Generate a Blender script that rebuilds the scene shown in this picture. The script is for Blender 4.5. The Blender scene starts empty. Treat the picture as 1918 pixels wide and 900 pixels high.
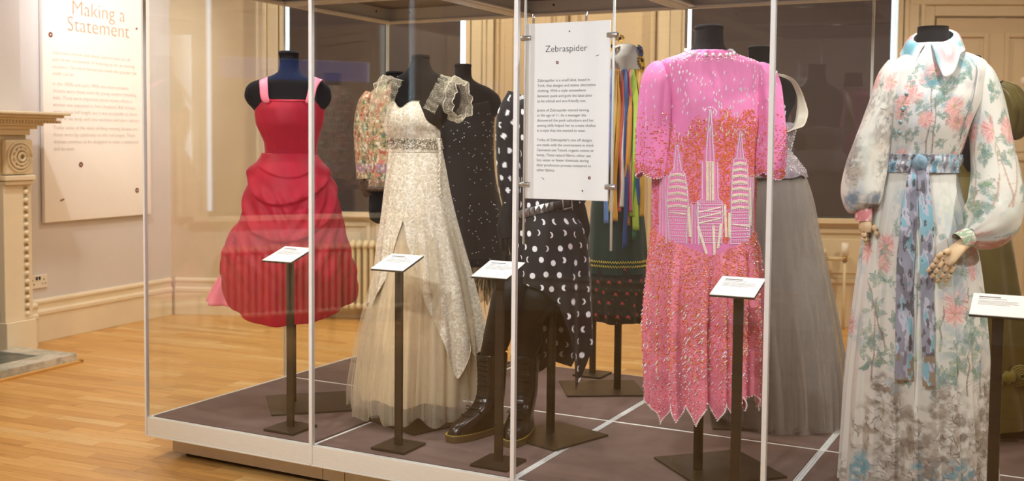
import bpy, math, random
import numpy as np
from math import sin, cos, pi, radians
from mathutils import Vector, Matrix

random.seed(7); RNG = np.random.default_rng(7)
scene = bpy.context.scene
COL = scene.collection

# ------------------------------------------------------------------ camera
FIG = radians(27.589)                       # heading of the figures: towards the viewer
cd = bpy.data.cameras.new('camera'); cam = bpy.data.objects.new('camera', cd); COL.objects.link(cam)
_r = Vector((0.8862574, 0.4630998, 0.0092858)); _u = Vector((-0.0337235, 0.0445184, 0.9984392)); _f = Vector((-0.4619638, 0.8851873, -0.0550721))
cam.matrix_world = Matrix(((_r.x, _u.x, -_f.x, 3.2707), (_r.y, _u.y, -_f.y, -3.1051), (_r.z, _u.z, -_f.z, 1.2805), (0, 0, 0, 1)))
cd.sensor_fit = 'HORIZONTAL'; cd.sensor_width = 36.0; cd.lens = 36.0 * 2017.4 / 1918
cd.shift_y = (375.6 - 450.0) / 1918.0; cd.clip_start = 0.05; cd.clip_end = 60
cd.dof.use_dof = True; cd.dof.focus_distance = 3.75; cd.dof.aperture_fstop = 3.5
scene.camera = cam

# ------------------------------------------------------------------ daylight outside, exposure
world = bpy.data.worlds.new('daylight'); scene.world = world; world.use_nodes = True
_bg = world.node_tree.nodes['Background']; _bg.inputs[0].default_value = (0.60, 0.79, 1.0, 1); _bg.inputs[1].default_value = 5.0
vs = scene.view_settings; vs.view_transform = 'Standard'; vs.look = 'None'; vs.gamma = 1.0; vs.use_curve_mapping = False
vs.exposure = 0.42
scene.cycles.transparent_max_bounces = 40; scene.cycles.max_bounces = 9; scene.cycles.diffuse_bounces = 4
scene.cycles.glossy_bounces = 5; scene.cycles.transmission_bounces = 6
scene.cycles.caustics_reflective = False; scene.cycles.caustics_refractive = False
scene.cycles.sample_clamp_indirect = 6.0

def lamp(name, kind, loc, target, power, color, size=0.1, spot=60, blend=0.6):
    l = bpy.data.lights.new(name, kind); l.energy = power; l.color = color
    if kind == 'AREA': l.shape = 'DISK'; l.size = size
    else: l.shadow_soft_size = size
    if kind == 'SPOT': l.spot_size = radians(spot); l.spot_blend = blend
    o = bpy.data.objects.new(name, l); COL.objects.link(o); o.location = loc
    o.rotation_euler = (Vector(target) - Vector(loc)).to_track_quat('-Z', 'Y').to_euler()
    return o
WARM = (1.0, 0.80, 0.56); NEUT = (1.0, 0.95, 0.89); COOL = (0.93, 0.96, 1.0)
CEIL = 3.35
# the gallery's ceiling lights (warm) and its track spots (neutral) trained on the case
for (x, y, p, c) in ((-0.6, 3.0, 30, WARM), (1.3, 2.7, 36, WARM), (3.7, 3.0, 36, WARM), (-1.3, 0.6, 28, NEUT), (-1.0, -1.4, 38, WARM), (2.0, -2.6, 30, NEUT), (4.8, 0.5, 24, WARM)):
    lamp('ceiling_lamp', 'SPOT', (x, y, CEIL - 0.06), (x, y, 0), p * 2.6, c, 0.05, 150, 0.6)
for (x, y, tx, ty, tz, p) in ((0.3, -3.0, 0.45, 0.45, 1.0, 120), (1.6, -3.3, 1.2, 0.5, 1.0, 120), (2.3, -3.4, 2.0, 0.4, 1.1, 160), (3.6, -3.3, 2.9, 0.5, 1.1, 68)):
    lamp('track_spot', 'SPOT', (x, y, CEIL - 0.25), (tx, ty, tz), p, COOL, 0.05, 40, 0.8)
lamp('side_spot', 'SPOT', (5.2, 0.1, 2.75), (2.0, 0.5, 0.7), 150, NEUT, 0.03, 44, 0.6)
lamp('dado_fill_spot', 'SPOT', (0.1, -1.9, CEIL - 0.2), (-1.55, -2.70, 0.15), 460, NEUT, 0.05, 50, 0.8)  # added lamp that brightens the dado mirrored in the front glass
lamp('poster_spot', 'SPOT', (-0.9, 1.6, CEIL - 0.2), (-2.42, 2.0, 2.1), 120, NEUT, 0.05, 55, 0.9)

# ------------------------------------------------------------------ materials
def lin(h):
    if isinstance(h, str):
        h = h.lstrip('#'); c = [int(h[i:i + 2], 16) / 255 for i in (0, 2, 4)]
    else: c = list(h)
    return tuple(x / 12.92 if x <= 0.04045 else ((x + 0.055) / 1.055) ** 2.4 for x in c)
class Mat:
    def __init__(s, name, color='#808080', rough=0.6, metal=0.0, spec=0.4, sheen=0.0):
        s.m = bpy.data.materials.new(name); s.m.use_nodes = True; s.nt = s.m.node_tree; s.N = s.nt.nodes
        s.b = s.N['Principled BSDF']; s.out = s.N['Material Output']
        s.b.inputs['Base Color'].default_value = (*lin(color), 1); s.b.inputs['Roughness'].default_value = rough
        s.b.inputs['Metallic'].default_value = metal; s.b.inputs['Specular IOR Level'].default_value = spec
        if sheen: s.b.inputs['Sheen Weight'].default_value = sheen; s.b.inputs['Sheen Roughness'].default_value = 0.4
    def node(s, t, **kw):
        n = s.N.new(t)
        for k, v in kw.items(): setattr(n, k, v)
        return n
    def link(s, a, b): s.nt.links.new(a, b)
    def coord(s, scale=(1, 1, 1), kind='Object'):
        tc = s.node('ShaderNodeTexCoord'); mp = s.node('ShaderNodeMapping'); mp.inputs['Scale'].default_value = scale
        s.link(tc.outputs[kind], mp.inputs['Vector']); return mp.outputs['Vector']
    def noise(s, vec, scale, detail=3, rough=0.55):
        n = s.node('ShaderNodeTexNoise'); n.inputs['Scale'].default_value = scale; n.inputs['Detail'].default_value = detail
        n.inputs['Roughness'].default_value = rough; s.link(vec, n.inputs['Vector']); return n.outputs['Fac']
    def ramp(s, fac, stops):
        r = s.node('ShaderNodeValToRGB'); e = r.color_ramp.elements
        while len(e) < len(stops): e.new(0.5)
        for i, (p, c) in enumerate(stops): e[i].position = p; e[i].color = (*lin(c), 1)
        s.link(fac, r.inputs['Fac']); return r.outputs['Color']
    def base(s, sock): s.link(sock, s.b.inputs['Base Color'])
    def bump(s, sock, strength=0.2, dist=0.002):
        b = s.node('ShaderNodeBump'); b.inputs['Strength'].default_value = strength; b.inputs['Distance'].default_value = dist
        s.link(sock, b.inputs['Height']); s.link(b.outputs['Normal'], s.b.inputs['Normal'])
    def mul(s, a, k, op='MULTIPLY', k2=None):
        n = s.node('ShaderNodeMath', operation=op); s.link(a, n.inputs[0])
        if hasattr(k, 'links'): s.link(k, n.inputs[1])
        else: n.inputs[1].default_value = k
        return n.outputs[0]
def plain(name, color, rough=0.6, metal=0.0, var=0.06, scale=8, bump=0.0, spec=0.4, sheen=0.0, stretch=(1, 1, 1)):
    """colour with a little grain of its own"""
    m = Mat(name, color, rough, metal, spec, sheen); c = lin(color)
    f = m.noise(m.coord(stretch), scale)
    hs = lambda k: tuple(max(0, min(1, x * k)) for x in c)
    r = m.node('ShaderNodeValToRGB'); r.color_ramp.elements[0].position = .3; r.color_ramp.elements[1].position = .7
    r.color_ramp.elements[0].color = (*hs(1 - var), 1); r.color_ramp.elements[1].color = (*hs(1 + var), 1)
    m.link(f, r.inputs['Fac']); m.base(r.outputs['Color'])
    if bump: m.bump(f, bump)
    return m.m
def cloth(name, color, rough=0.75, sheen=0.2, weave=900, var=0.08, bump=0.15, stretch=(1, 1, 1)):
    m = Mat(name, color, rough, 0, 0.25, sheen); c = lin(color); v = m.coord(stretch)
    f = m.noise(v, 14, 4); r = m.node('ShaderNodeValToRGB')
    r.color_ramp.elements[0].position = .3; r.color_ramp.elements[1].position = .7
    r.color_ramp.elements[0].color = (*[x * (1 - var) for x in c], 1); r.color_ramp.elements[1].color = (*[min(1, x * (1 + var)) for x in c], 1)
    m.link(f, r.inputs['Fac']); m.base(r.outputs['Color'])
    m.bump(m.noise(v, weave, 1), bump, 0.001); return m.m
def printed(name, rough=0.7, sheen=0.15, weave=700, spec=0.25):
    """printed cloth: the print is a colour attribute of the cloth itself"""
    m = Mat(name, '#ffffff', rough, 0, spec, sheen); a = m.node('ShaderNodeAttribute'); a.attribute_name = 'Col'
    m.base(a.outputs['Color']); m.bump(m.noise(m.coord(), weave, 1), 0.12, 0.001); return m.m
def sheer(name, color, opac=0.35, edge=0.45, streak=(60, 60, 1.2), amount=0.35, pattern=None):
    """tulle / chiffon: thin cloth that lets part of what is behind show through"""
    m = Mat(name, color, 0.8, 0, 0.1, 0.3); m.N.remove(m.b)
    d = m.node('ShaderNodeBsdfDiffuse'); d.inputs[0].default_value = (*lin(color), 1)
    t = m.node('ShaderNodeBsdfTranslucent'); t.inputs[0].default_value = (*lin(color), 1)
    mx = m.node('ShaderNodeMixShader'); mx.inputs[0].default_value = 0.35; m.link(d.outputs[0], mx.inputs[1]); m.link(t.outputs[0], mx.inputs[2])
    tr = m.node('ShaderNodeBsdfTransparent'); fin = m.node('ShaderNodeMixShader')
    lw = m.node('ShaderNodeLayerWeight'); lw.inputs[0].default_value = 0.5
    a = m.mul(lw.outputs['Facing'], 2.0, 'POWER'); a = m.mul(a, edge); a = m.mul(a, opac, 'ADD')
    f = m.noise(m.coord(streak), 1.0, 2); f = m.mul(f, 0.5, 'SUBTRACT'); f = m.mul(f, amount * 2); a = m.mul(a, f, 'ADD')
    if pattern:
        vo = m.node('ShaderNodeTexVoronoi'); vo.feature = 'DISTANCE_TO_EDGE'; vo.inputs['Scale'].default_value = pattern
        m.link(m.coord(), vo.inputs['Vector']); p = m.mul(vo.outputs['Distance'], 0.10, 'LESS_THAN'); p = m.mul(p, 0.3); a = m.mul(a, p, 'ADD')
    cl = m.node('ShaderNodeClamp'); m.link(a, cl.inputs[0]); cl.inputs['Max'].default_value = .97; cl.inputs['Min'].default_value = .03
    m.link(cl.outputs[0], fin.inputs[0]); m.link(tr.outputs[0], fin.inputs[1]); m.link(mx.outputs[0], fin.inputs[2])
    m.link(fin.outputs[0], m.out.inputs[0]); return m.m
def glass_mat(name, tint=(0.985, 0.992, 0.988), f0=0.035):
    m = Mat(name); m.N.remove(m.b)
    tr = m.node('ShaderNodeBsdfTransparent'); tr.inputs[0].default_value = (*tint, 1)
    gl = m.node('ShaderNodeBsdfGlossy'); gl.inputs['Roughness'].default_value = 0.0; gl.inputs[0].default_value = (1, 1, 1, 1)
    lw = m.node('ShaderNodeLayerWeight'); lw.inputs[0].default_value = 0.5
    a = m.mul(lw.outputs['Facing'], 5.0, 'POWER'); a = m.mul(a, 0.96); a = m.mul(a, f0, 'ADD')
    mx = m.node('ShaderNodeMixShader'); m.link(a, mx.inputs[0]); m.link(tr.outputs[0], mx.inputs[1]); m.link(gl.outputs[0], mx.inputs[2])
    m.link(mx.outputs[0], m.out.inputs[0]); return m.m
def emit(name, color, strength):
    m = Mat(name, color); m.b.inputs['Emission Color'].default_value = (*lin(color), 1); m.b.inputs['Emission Strength'].default_value = strength; return m.m

M = {}
M['wall'] = plain('wall_paint_lilac_grey', '#d8d5d8', .85, scale=3, var=.03, spec=.2)
M['back'] = plain('wall_paint_cream', '#dccdb2', .6, scale=3, var=.04, spec=.3)
M['cream'] = plain('cream_gloss_paint', '#e9dfc8', .45, scale=5, var=.03)
M['ceil'] = plain('ceiling_paint', '#e6e1d8', .9, scale=2, var=.02)
M['blind'] = plain('charcoal_blind', '#4a4347', .8, scale=4, var=.06, spec=.2)
M['silver'] = plain('satin_aluminium', '#e4e7e3', .45, .0, var=.04, scale=30, stretch=(1, 1, 20))
M['silverw'] = plain('white_aluminium_trim', '#e9edef', .4, .1, var=.03, scale=30)
M['plinth'] = plain('brushed_aluminium_plinth', '#c4bdb3', .38, .5, var=.05, scale=20)
M['black'] = plain('black_rubber', '#121212', .8)
M['deck'] = plain('mauve_grey_baize', '#705f5c', .95, var=.10, scale=9, bump=.2, spec=.1)
M['case_roof'] = plain('case_roof_panel', '#7d7a7c', .5, .1, var=.05)
M['bronze'] = plain('dark_bronze_steel', '#30281f', .45, .3, var=.10, scale=12)
M['velvet'] = cloth('black_jersey_cover', '#0d0d11', .95, .04, 900, .10, .1)
M['velvet_brown'] = cloth('black_jersey_cover_faded', '#151313', .95, .04, 900, .10, .1)
M['glass'] = glass_mat('clear_case_glass')
M['glass_side'] = glass_mat('clear_side_glass', f0=.05)
M['edge'] = plain('polished_glass_edge', '#9fb8ad', .15, 0, var=.05, spec=.8)
M['wglass'] = glass_mat('window_glass')
M['film'] = glass_mat('blue_reflection_film', (0.09, 0.19, 0.36))  # made-up film that colours the added blind slot for a blue reflection
M['white'] = plain('white_card', '#f4f4f2', .6, var=.01, spec=.3)
M['panelw'] = plain('white_foam_board', '#f4f8fd', .55, var=.01, spec=.3)
M['ink'] = plain('black_print', '#2a2528', .7, var=.02)
M['greyink'] = plain('grey_print', '#77747a', .7, var=.02)
M['copper'] = plain('copper_brown_print', '#c09a80', .5, var=.05)
M['paleink'] = plain('pale_taupe_print', '#c4b8b0', .7, var=.02)
M['rust'] = plain('rust_red_print', '#7c3a30', .7, var=.05)
M['steel'] = plain('brushed_steel', '#b9bbbd', .28, .9, var=.04, scale=40)
M['brass'] = plain('old_brass', '#a68950', .35, .8, var=.08)
M['marble'] = None

# ------------------------------------------------------------------ mesh helpers
def mesh_of(name, V, Fc, smooth=False):
    me = bpy.data.meshes.new(name); me.from_pydata([tuple(map(float, v)) for v in V], [], [tuple(int(i) for i in f) for f in Fc]); me.update()
    if smooth: me.polygons.foreach_set('use_smooth', [True] * len(me.polygons))
    return me
def link(name, me, mat=None, parent=None, loc=None):
    o = bpy.data.objects.new(name, me); COL.objects.link(o)
    if mat is not None and hasattr(me, 'materials') and not len(me.materials): me.materials.append(mat)
    if parent is not None: o.parent = parent
    if loc is not None: o.location = loc
    return o
class MB:
    def __init__(s): s.v = []; s.f = []
    def add(s, V, Fc):
        n = len(s.v); s.v += [tuple(map(float, p)) for p in V]; s.f += [tuple(int(i) + n for i in f) for f in Fc]; return s
    def box(s, c, d, m=None):
        x, y, z = d[0] / 2, d[1] / 2, d[2] / 2
        V = [Vector((sx * x, sy * y, sz * z)) for sx in (-1, 1) for sy in (-1, 1) for sz in (-1, 1)]
        if m is not None: V = [m @ p for p in V]
        V = [p + Vector(c) for p in V]
        return s.add(V, [(0, 1, 3, 2), (4, 6, 7, 5), (0, 4, 5, 1), (2, 3, 7, 6), (0, 2, 6, 4), (1, 5, 7, 3)])
    def span(s, a, b): return s.box([(p + q) / 2 for p, q in zip(a, b)], [abs(q - p) for p, q in zip(a, b)])
    def prism(s, pts, z0, z1):
        n = len(pts); V = [(x, y, z0) for x, y in pts] + [(x, y, z1) for x, y in pts]
        F = [tuple(range(n))[::-1], tuple(range(n, 2 * n))] + [(i, (i + 1) % n, n + (i + 1) % n, n + i) for i in range(n)]
        return s.add(V, F)
    def sweep(s, path, radii, n=10, cap=True, flat=None, wob=None):
        """tube along path; radii scalar or (a,b) per point"""
        P = [Vector(p) for p in path]; V = []; up = None
        for i, p in enumerate(P):
            t = (P[min(i + 1, len(P) - 1)] - P[max(i - 1, 0)]).normalized()
            if up is None:
                up = Vector((0, 0, 1)) if abs(t.z) < .9 else Vector((0, 1, 0))
                if flat is not None: up = Vector(flat)
            a = t.cross(up).normalized(); b = a.cross(t).normalized(); up = b
            r = radii[i] if isinstance(radii, (list, tuple)) else radii
            ra, rb = r if isinstance(r, (list, tuple)) else (r, r)
            for k in range(n):
                th = 2 * pi * k / n; w = 1.0 if wob is None else wob(th, i / (len(P) - 1))
                V.append(p + a * (cos(th) * ra * w) + b * (sin(th) * rb * w))
        F = [(i * n + k, i * n + (k + 1) % n, (i + 1) * n + (k + 1) % n, (i + 1) * n + k) for i in range(len(P) - 1) for k in range(n)]
        if cap: F += [tuple(range(n))[::-1], tuple(range((len(P) - 1) * n, len(P) * n))]
        return s.add(V, F)
    def cyl(s, a, b, r, n=14): return s.sweep([a, b], r, n)
    def ball(s, c, r, n=8, m=5):
        r = r if isinstance(r, (list, tuple)) else (r, r, r); c = Vector(c); V = [c + Vector((0, 0, r[2]))]
        for i in range(1, m):
            ph = pi * i / m
            for k in range(n): V.append(c + Vector((r[0] * sin(ph) * cos(2 * pi * k / n), r[1] * sin(ph) * sin(2 * pi * k / n), r[2] * cos(ph))))
        V.append(c - Vector((0, 0, r[2]))); L = len(V) - 1
        F = [(0, 1 + k, 1 + (k + 1) % n) for k in range(n)] + [(1 + i * n + k, 1 + (i + 1) * n + k, 1 + (i + 1) * n + (k + 1) % n, 1 + i * n + (k + 1) % n) for i in range(m - 2) for k in range(n)]
        F += [(L, 1 + (m - 2) * n + (k + 1) % n, 1 + (m - 2) * n + k) for k in range(n)]
        return s.add(V, F)
    def ring(s, c, r0, r1, m, h=.0006, n=20):
        """flat printed ring in the plane given by matrix m"""
        V = []
        for k in range(n):
            a = 2 * pi * k / n
            for r in (r0, r1): V.append(m @ Vector((cos(a) * r, sin(a) * r, h)) + Vector(c))
        return s.add(V, [(2 * k, 2 * k + 1, (2 * k + 3) % (2 * n), (2 * k + 2) % (2 * n)) for k in range(n)])
    def build(s, name, mat, parent=None, smooth=False, bevel=0.0, loc=None, seg=2):
        o = link(name, mesh_of(name, s.v, s.f, smooth), mat, parent, loc)
        if bevel:
            b = o.modifiers.new('edge', 'BEVEL'); b.width = bevel; b.segments = seg; b.limit_method = 'ANGLE'; b.angle_limit = radians(40)
        return o
def thing(name, label, cat, loc=(0, 0, 0), rot=0.0, group=None):
    o = bpy.data.objects.new(name, None); COL.objects.link(o); o.location = loc; o.rotation_euler = (0, 0, rot); o.empty_display_size = .1
    o['label'] = label; o['category'] = cat
    if group: o['group'] = group
    return o
def tag(o, label, cat, group=None):
    o['label'] = label; o['category'] = cat
    if group: o['group'] = group
    return o
def struct(o): o['kind'] = 'structure'; return o
def stuff(o): o['kind'] = 'stuff'; return o

# smooth monotone interpolation of profile rows
def pchip(xs, ys, x):
    xs = np.asarray(xs, float); ys = np.asarray(ys, float); h = np.diff(xs); d = np.diff(ys) / h; m = np.zeros_like(ys)
    m[0] = d[0]; m[-1] = d[-1]
    for i in range(1, len(xs) - 1):
        if d[i - 1] * d[i] > 0:
            w1 = 2 * h[i] + h[i - 1]; w2 = h[i] + 2 * h[i - 1]; m[i] = (w1 + w2) / (w1 / d[i - 1] + w2 / d[i])
    x = np.clip(x, xs[0], xs[-1]); i = np.clip(np.searchsorted(xs, x) - 1, 0, len(xs) - 2); t = (x - xs[i]) / h[i]
    return ((2 * t ** 3 - 3 * t ** 2 + 1) * ys[i] + (t ** 3 - 2 * t ** 2 + t) * h[i] * m[i] + (-2 * t ** 3 + 3 * t ** 2) * ys[i + 1] + (t ** 3 - t ** 2) * h[i] * m[i + 1])
ZD = 0.1685                                   # top of the case deck above the floor
class Loft:
    """rows: (height above floor, centre x, half width, half depth[, centre y]); theta 0 faces the viewer (-y)"""
    def __init__(s, rows, fold=None, hem=None, top=None):
        R = sorted(rows, key=lambda r: r[0]); s.z = [r[0] - ZD for r in R]
        s.c = [r[1] for r in R]; s.a = [r[2] for r in R]; s.b = [r[3] for r in R]; s.y = [r[4] if len(r) > 4 else 0 for r in R]
        s.fold = fold; s.hem = hem; s.top = top; s.z0, s.z1 = s.z[0], s.z[-1]
    def at(s, th, z, off=0.0):
        th = np.asarray(th, float); z = np.asarray(z, float)
        cx = pchip(s.z, s.c, z); a = pchip(s.z, s.a, z); b = pchip(s.z, s.b, z); cy = pchip(s.z, s.y, z)
        d = off + (s.fold(th, z) if s.fold else 0.0)
        return np.stack([cx + (a + d) * np.sin(th), cy - (b + d) * np.cos(th), z + 0 * th], -1)
    def theta(s, x, z):
        """angle on the front at local x, height above floor z"""
        zz = np.asarray(z, float) - ZD; return np.arcsin(np.clip((np.asarray(x) - pchip(s.z, s.c, zz)) / pchip(s.z, s.a, zz), -1, 1))
    def grid(s, nth=128, nz=80, th0=-pi, th1=pi, dense=None):
        closed = abs(th1 - th0 - 2 * pi) < 1e-6
        ths = np.linspace(th0, th1, nth, endpoint=not closed)
        if dense: ths = ths - dense * np.sin(ths)          # more columns on the side in view
        t = np.linspace(0, 1, nz); TH, T = np.meshgrid(ths, t)
        zt = s.z1 if s.top is None else s.top(TH) - ZD
        zb = s.z0 if s.hem is None else s.hem(TH) - ZD
        Z = zt + (zb - zt) * T; s.TH, s.Z, s.T = TH, Z, T
        P = s.at(TH, Z); s.P = P; n = nth
        idx = np.arange(nz * n).reshape(nz, n)
        nx = np.roll(idx, -1, 1) if closed else idx[:, 1:]; ix = idx if closed else idx[:, :-1]
        F = np.stack([ix[:-1], ix[1:], nx[1:], nx[:-1]], -1).reshape(-1, 4)
        return P.reshape(-1, 3), F
    def build(s, name, mat, parent, nth=128, nz=80, th0=-pi, th1=pi, dense=None, col=None, thick=0.0, cap_top=False, cap_bot=False):
        V, F = s.grid(nth, nz, th0, th1, dense); me = bpy.data.meshes.new(name)
        F = F.tolist(); V = V.tolist()
        if cap_top: F.append(list(range(nth))[::-1])
        if cap_bot: F.append(list(range((nz - 1) * nth, nz * nth)))
        me.from_pydata(V, [], F); me.update(); me.polygons.foreach_set('use_smooth', [True] * len(me.polygons))
        if col is not None: paint(me, col(s))
        o = link(name, me, mat, parent)
        if thick: m = o.modifiers.new('cloth', 'SOLIDIFY'); m.thickness = thick; m.offset = 0
        return o
def paint(me, C):
    C = np.asarray(C, float).reshape(-1, 3); A = np.ones((len(C), 4)); A[:, :3] = C
    at = me.color_attributes.new('Col', 'FLOAT_COLOR', 'POINT'); at.data.foreach_set('color', A.astype(np.float32).ravel())
def folds(spec, z_top, z_bot, seed=0, power=1.0, sharp=1.0):
    """hanging folds: list of (count, depth at hem); grow from z_top down to z_bot (heights above floor)"""
    r = np.random.default_rng(seed); ph = r.uniform(0, 6.28, len(spec)); dr = r.uniform(-.5, .5, len(spec))
    def f(th, z):
        g = np.clip((z_top - ZD - z) / (z_top - z_bot), 0, 1.1) ** power; o = 0
        for (n, a), p, d in zip(spec, ph, dr):
            w = np.sin(n * th + p + d * g * 2 + .5 * np.sin(3 * th + p)); o = o + a * (np.sign(w) * np.abs(w) ** sharp)
        return o * g
    return f
def vnoise(u, v, seed=0):
    r = np.random.default_rng(seed); G = r.random((64, 64)); u = np.asarray(u) % 64; v = np.asarray(v) % 64
    i = np.floor(u).astype(int); j = np.floor(v).astype(int); fu = u - i; fv = v - j; fu = fu * fu * (3 - 2 * fu); fv = fv * fv * (3 - 2 * fv)
    g = lambda a, b: G[a % 64, b % 64]
    return (g(i, j) * (1 - fu) + g(i + 1, j) * fu) * (1 - fv) + (g(i, j + 1) * (1 - fu) + g(i + 1, j + 1) * fu) * fv
def fbm(u, v, seed=0, o=4): return sum(vnoise(u * 2 ** k, v * 2 ** k, seed + k) * .5 ** k for k in range(o)) / sum(.5 ** k for k in range(o))
def interp_hem(pts):
    a = np.radians([p[0] for p in pts]); z = np.array([p[1] for p in pts])
    return lambda th: np.interp((np.asarray(th) + pi) % (2 * pi) - pi, a, z)
def beads(name, pts, mat, parent, r=.0018, long=1.0, dirs=None, jitter=True):
    """many tiny sewn-on beads, one mesh"""
    pts = np.asarray(pts, float).reshape(-1, 3); n = len(pts)
    if not n: return None
    o6 = np.array([[1, 0, 0], [-1, 0, 0], [0, 1, 0], [0, -1, 0], [0, 0, 1], [0, 0, -1]], float) * r
    tri = np.array([[0, 2, 4], [2, 1, 4], [1, 3, 4], [3, 0, 4], [2, 0, 5], [1, 2, 5], [3, 1, 5], [0, 3, 5]])
    V = np.repeat(o6[None], n, 0); V[:, 4:, 2] *= long
    ang = (RNG.uniform(-1, 1, n) * (pi if jitter else 0)) if dirs is None else np.asarray(dirs, float)
    c, s_ = np.cos(ang)[:, None], np.sin(ang)[:, None]; x, z = V[:, :, 0].copy(), V[:, :, 2].copy()
    V[:, :, 0] = c * x - s_ * z; V[:, :, 2] = s_ * x + c * z
    V = (V + pts[:, None]).reshape(-1, 3); F = (tri[None] + (np.arange(n) * 6)[:, None, None]).reshape(-1, 3)
    me = bpy.data.meshes.new(name); me.from_pydata(V.tolist(), [], F.tolist()); me.update()
    return stuff(link(name, me, mat, parent))
def text(name, body, mat, parent, origin, xdir, ndir, width=None, size=.02, align='LEFT', thin=0.0, line=1.0):
    """printed lettering, one mesh per line; width = width of the widest line"""
    X = Vector(xdir).normalized(); Nn = Vector(ndir).normalized(); Y = Nn.cross(X); out = []
    def curve(b):
        c = bpy.data.curves.new(name, 'FONT'); c.body = b; c.size = size; c.align_x = align; c.offset = thin; c.extrude = 0.0002; c.resolution_u = 3; c.materials.append(mat)
        o = bpy.data.objects.new(name, c); COL.objects.link(o); return o
    os_ = [(i, curve(b)) for i, b in enumerate(body.split('\n')) if b.strip()]
    bpy.context.view_layer.update(); dg = bpy.context.evaluated_depsgraph_get()
    k = width / max(o.dimensions.x for _, o in os_) if width else 1.0
    inv = parent.matrix_world.inverted()
    for i, o in os_:
        me = bpy.data.meshes.new_from_object(o.evaluated_get(dg)); org = Vector(origin) - Y * (i * size * line * k)
        m = Matrix(((X.x * k, Y.x * k, Nn.x, org[0]), (X.y * k, Y.y * k, Nn.y, org[1]), (X.z * k, Y.z * k, Nn.z, org[2]), (0, 0, 0, 1)))
        me.transform(inv @ m); me.name = name; out.append(link(name, me, None, parent))
    for _, o in os_: bpy.data.objects.remove(o)
    return out
# ------------------------------------------------------------------ the room
def dirs(a, b):
    a, b = Vector((*a, 0)), Vector((*b, 0)); d = (b - a).normalized(); return a, d, Vector((-d.y, d.x, 0)), (b - a).length
LW0 = Vector((-2.4402, 1.411, 0)); LD = Vector((-0.0780223, 0.9969516, 0)); LN = Vector((0.9969516, 0.0780223, 0))
BW0 = Vector((-2.5315, 2.6726, 0)); BD = Vector((0.9134, 0.4071, 0)).normalized(); BN = Vector((BD.y, -BD.x, 0))   # BN points into the room
ROOM = [(-2.5315, 2.6726), (-2.20, -1.72), (-0.42, -4.20), (6.6, -4.7), (6.2, 6.562), ]
floor = MB().prism([(-3.4, 2.9), (-2.9, -1.9), (-0.6, -4.9), (7.0, -5.2), (6.6, 7.2), (5.6, 7.2)], -0.06, -0.004).build('floor', plain('floor_screed', '#6b4a26', .8))
struct(floor)
MB().prism([(-3.4, 2.9), (-2.9, -1.9), (-0.6, -4.9), (7.0, -5.2), (6.6, 7.2), (5.6, 7.2)], CEIL, CEIL + .1).build('ceiling', M['ceil'])['kind'] = 'structure'

# oak strip floor: single boards where they show, the rest of the room in one piece
def oak(name, island):
    m = Mat(name, '#c08a4a', .34, 0, .45)
    if island: g = m.node('ShaderNodeNewGeometry'); rnd = g.outputs['Random Per Island']
    else: g = m.node('ShaderNodeObjectInfo'); rnd = g.outputs['Random']
    tone = m.ramp(rnd, [(0, '#c1904f'), (.25, '#cf9f5c'), (.5, '#d8ab68'), (.75, '#cb9a55'), (.92, '#e0bd82'), (1, '#b58347')])
    tc = m.node('ShaderNodeTexCoord'); mp = m.node('ShaderNodeMapping'); mp.inputs['Scale'].default_value = (3, 60, 60); m.link(tc.outputs['Object'], mp.inputs['Vector'])
    cmb = m.node('ShaderNodeCombineXYZ'); m.link(m.mul(rnd, 37.0), cmb.inputs[0]); m.link(m.mul(rnd, 91.0), cmb.inputs[1])
    ad = m.node('ShaderNodeVectorMath', operation='ADD'); m.link(mp.outputs[0], ad.inputs[0]); m.link(cmb.outputs[0], ad.inputs[1])
    f = m.noise(ad.outputs[0], 1.0, 5, .65); gr = m.ramp(f, [(.28, '#bda686'), (.5, '#ffffff'), (.8, '#efe2cd')])
    mx = m.node('ShaderNodeMix', data_type='RGBA', blend_type='MULTIPLY'); mx.inputs[0].default_value = .75
    m.link(tone, mx.inputs[6]); m.link(gr, mx.inputs[7]); m.base(mx.outputs[2]); m.bump(f, .05, .001); return m.m
PA = math.atan2(-LD.x, LD.y); PX = Vector((cos(PA), sin(PA), 0)); PY = Vector((-sin(PA), cos(PA), 0))     # boards run square to the left wall
oakA, oakB = oak('oak_board', False), oak('oak_boards', True)
WB = .066; proto = {}
for L in (28, 36, 44, 52, 60):
    l = L / 100; me = mesh_of('plank', *(lambda b: (b.v, b.f))(MB().box((0, 0, -.006), (l - .0012, WB - .001, .012)))); me.materials.append(oakA); proto[L] = me
rest = MB(); cand = []
for j in range(-80, 110):
    x = -3.6 + RNG.uniform(0, .5)
    while x < 7.2:
        L = int(RNG.choice((28, 36, 44, 52, 60))); l = L / 100; c = PX * (x + l / 2) + PY * (j * WB); x += l
        if not (-3.3 < c.x < 6.9 and -4.9 < c.y < 6.9): continue
        if (c - LW0).dot(LN) < -.3 or (c - BW0).dot(BN) < -.3 or (c.x + .42) * -.812 + (c.y + 4.2) * -.583 > .2: continue
        under = .25 < c.x < 3.1 and .3 < c.y < 1.5
        # boards in view: left of the case and behind it
        see = (not under) and (c.x < 2.2 or c.y > 1.6) and -.75 < c.y < 4 and c.y > -.9 + .28 * max(0, c.x + 2.6) - .9
        d = (c - Vector((-.6, .7, 0))).length + (0 if c.x < 0.4 else 3)
        cand.append((d if see else 99, c, L))
cand.sort(key=lambda t: t[0])
for i, (d, c, L) in enumerate(cand):
    if i < 300 and d < 99:
        o = link('plank', proto[L], None, floor, (c.x, c.y, 0)); o.rotation_euler = (0, 0, PA)
    else:
        rest.box((c.x, c.y, -.006), (L / 100 - .0012, WB - .001, .012), Matrix.Rotation(PA, 3, 'Z'))
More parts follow.
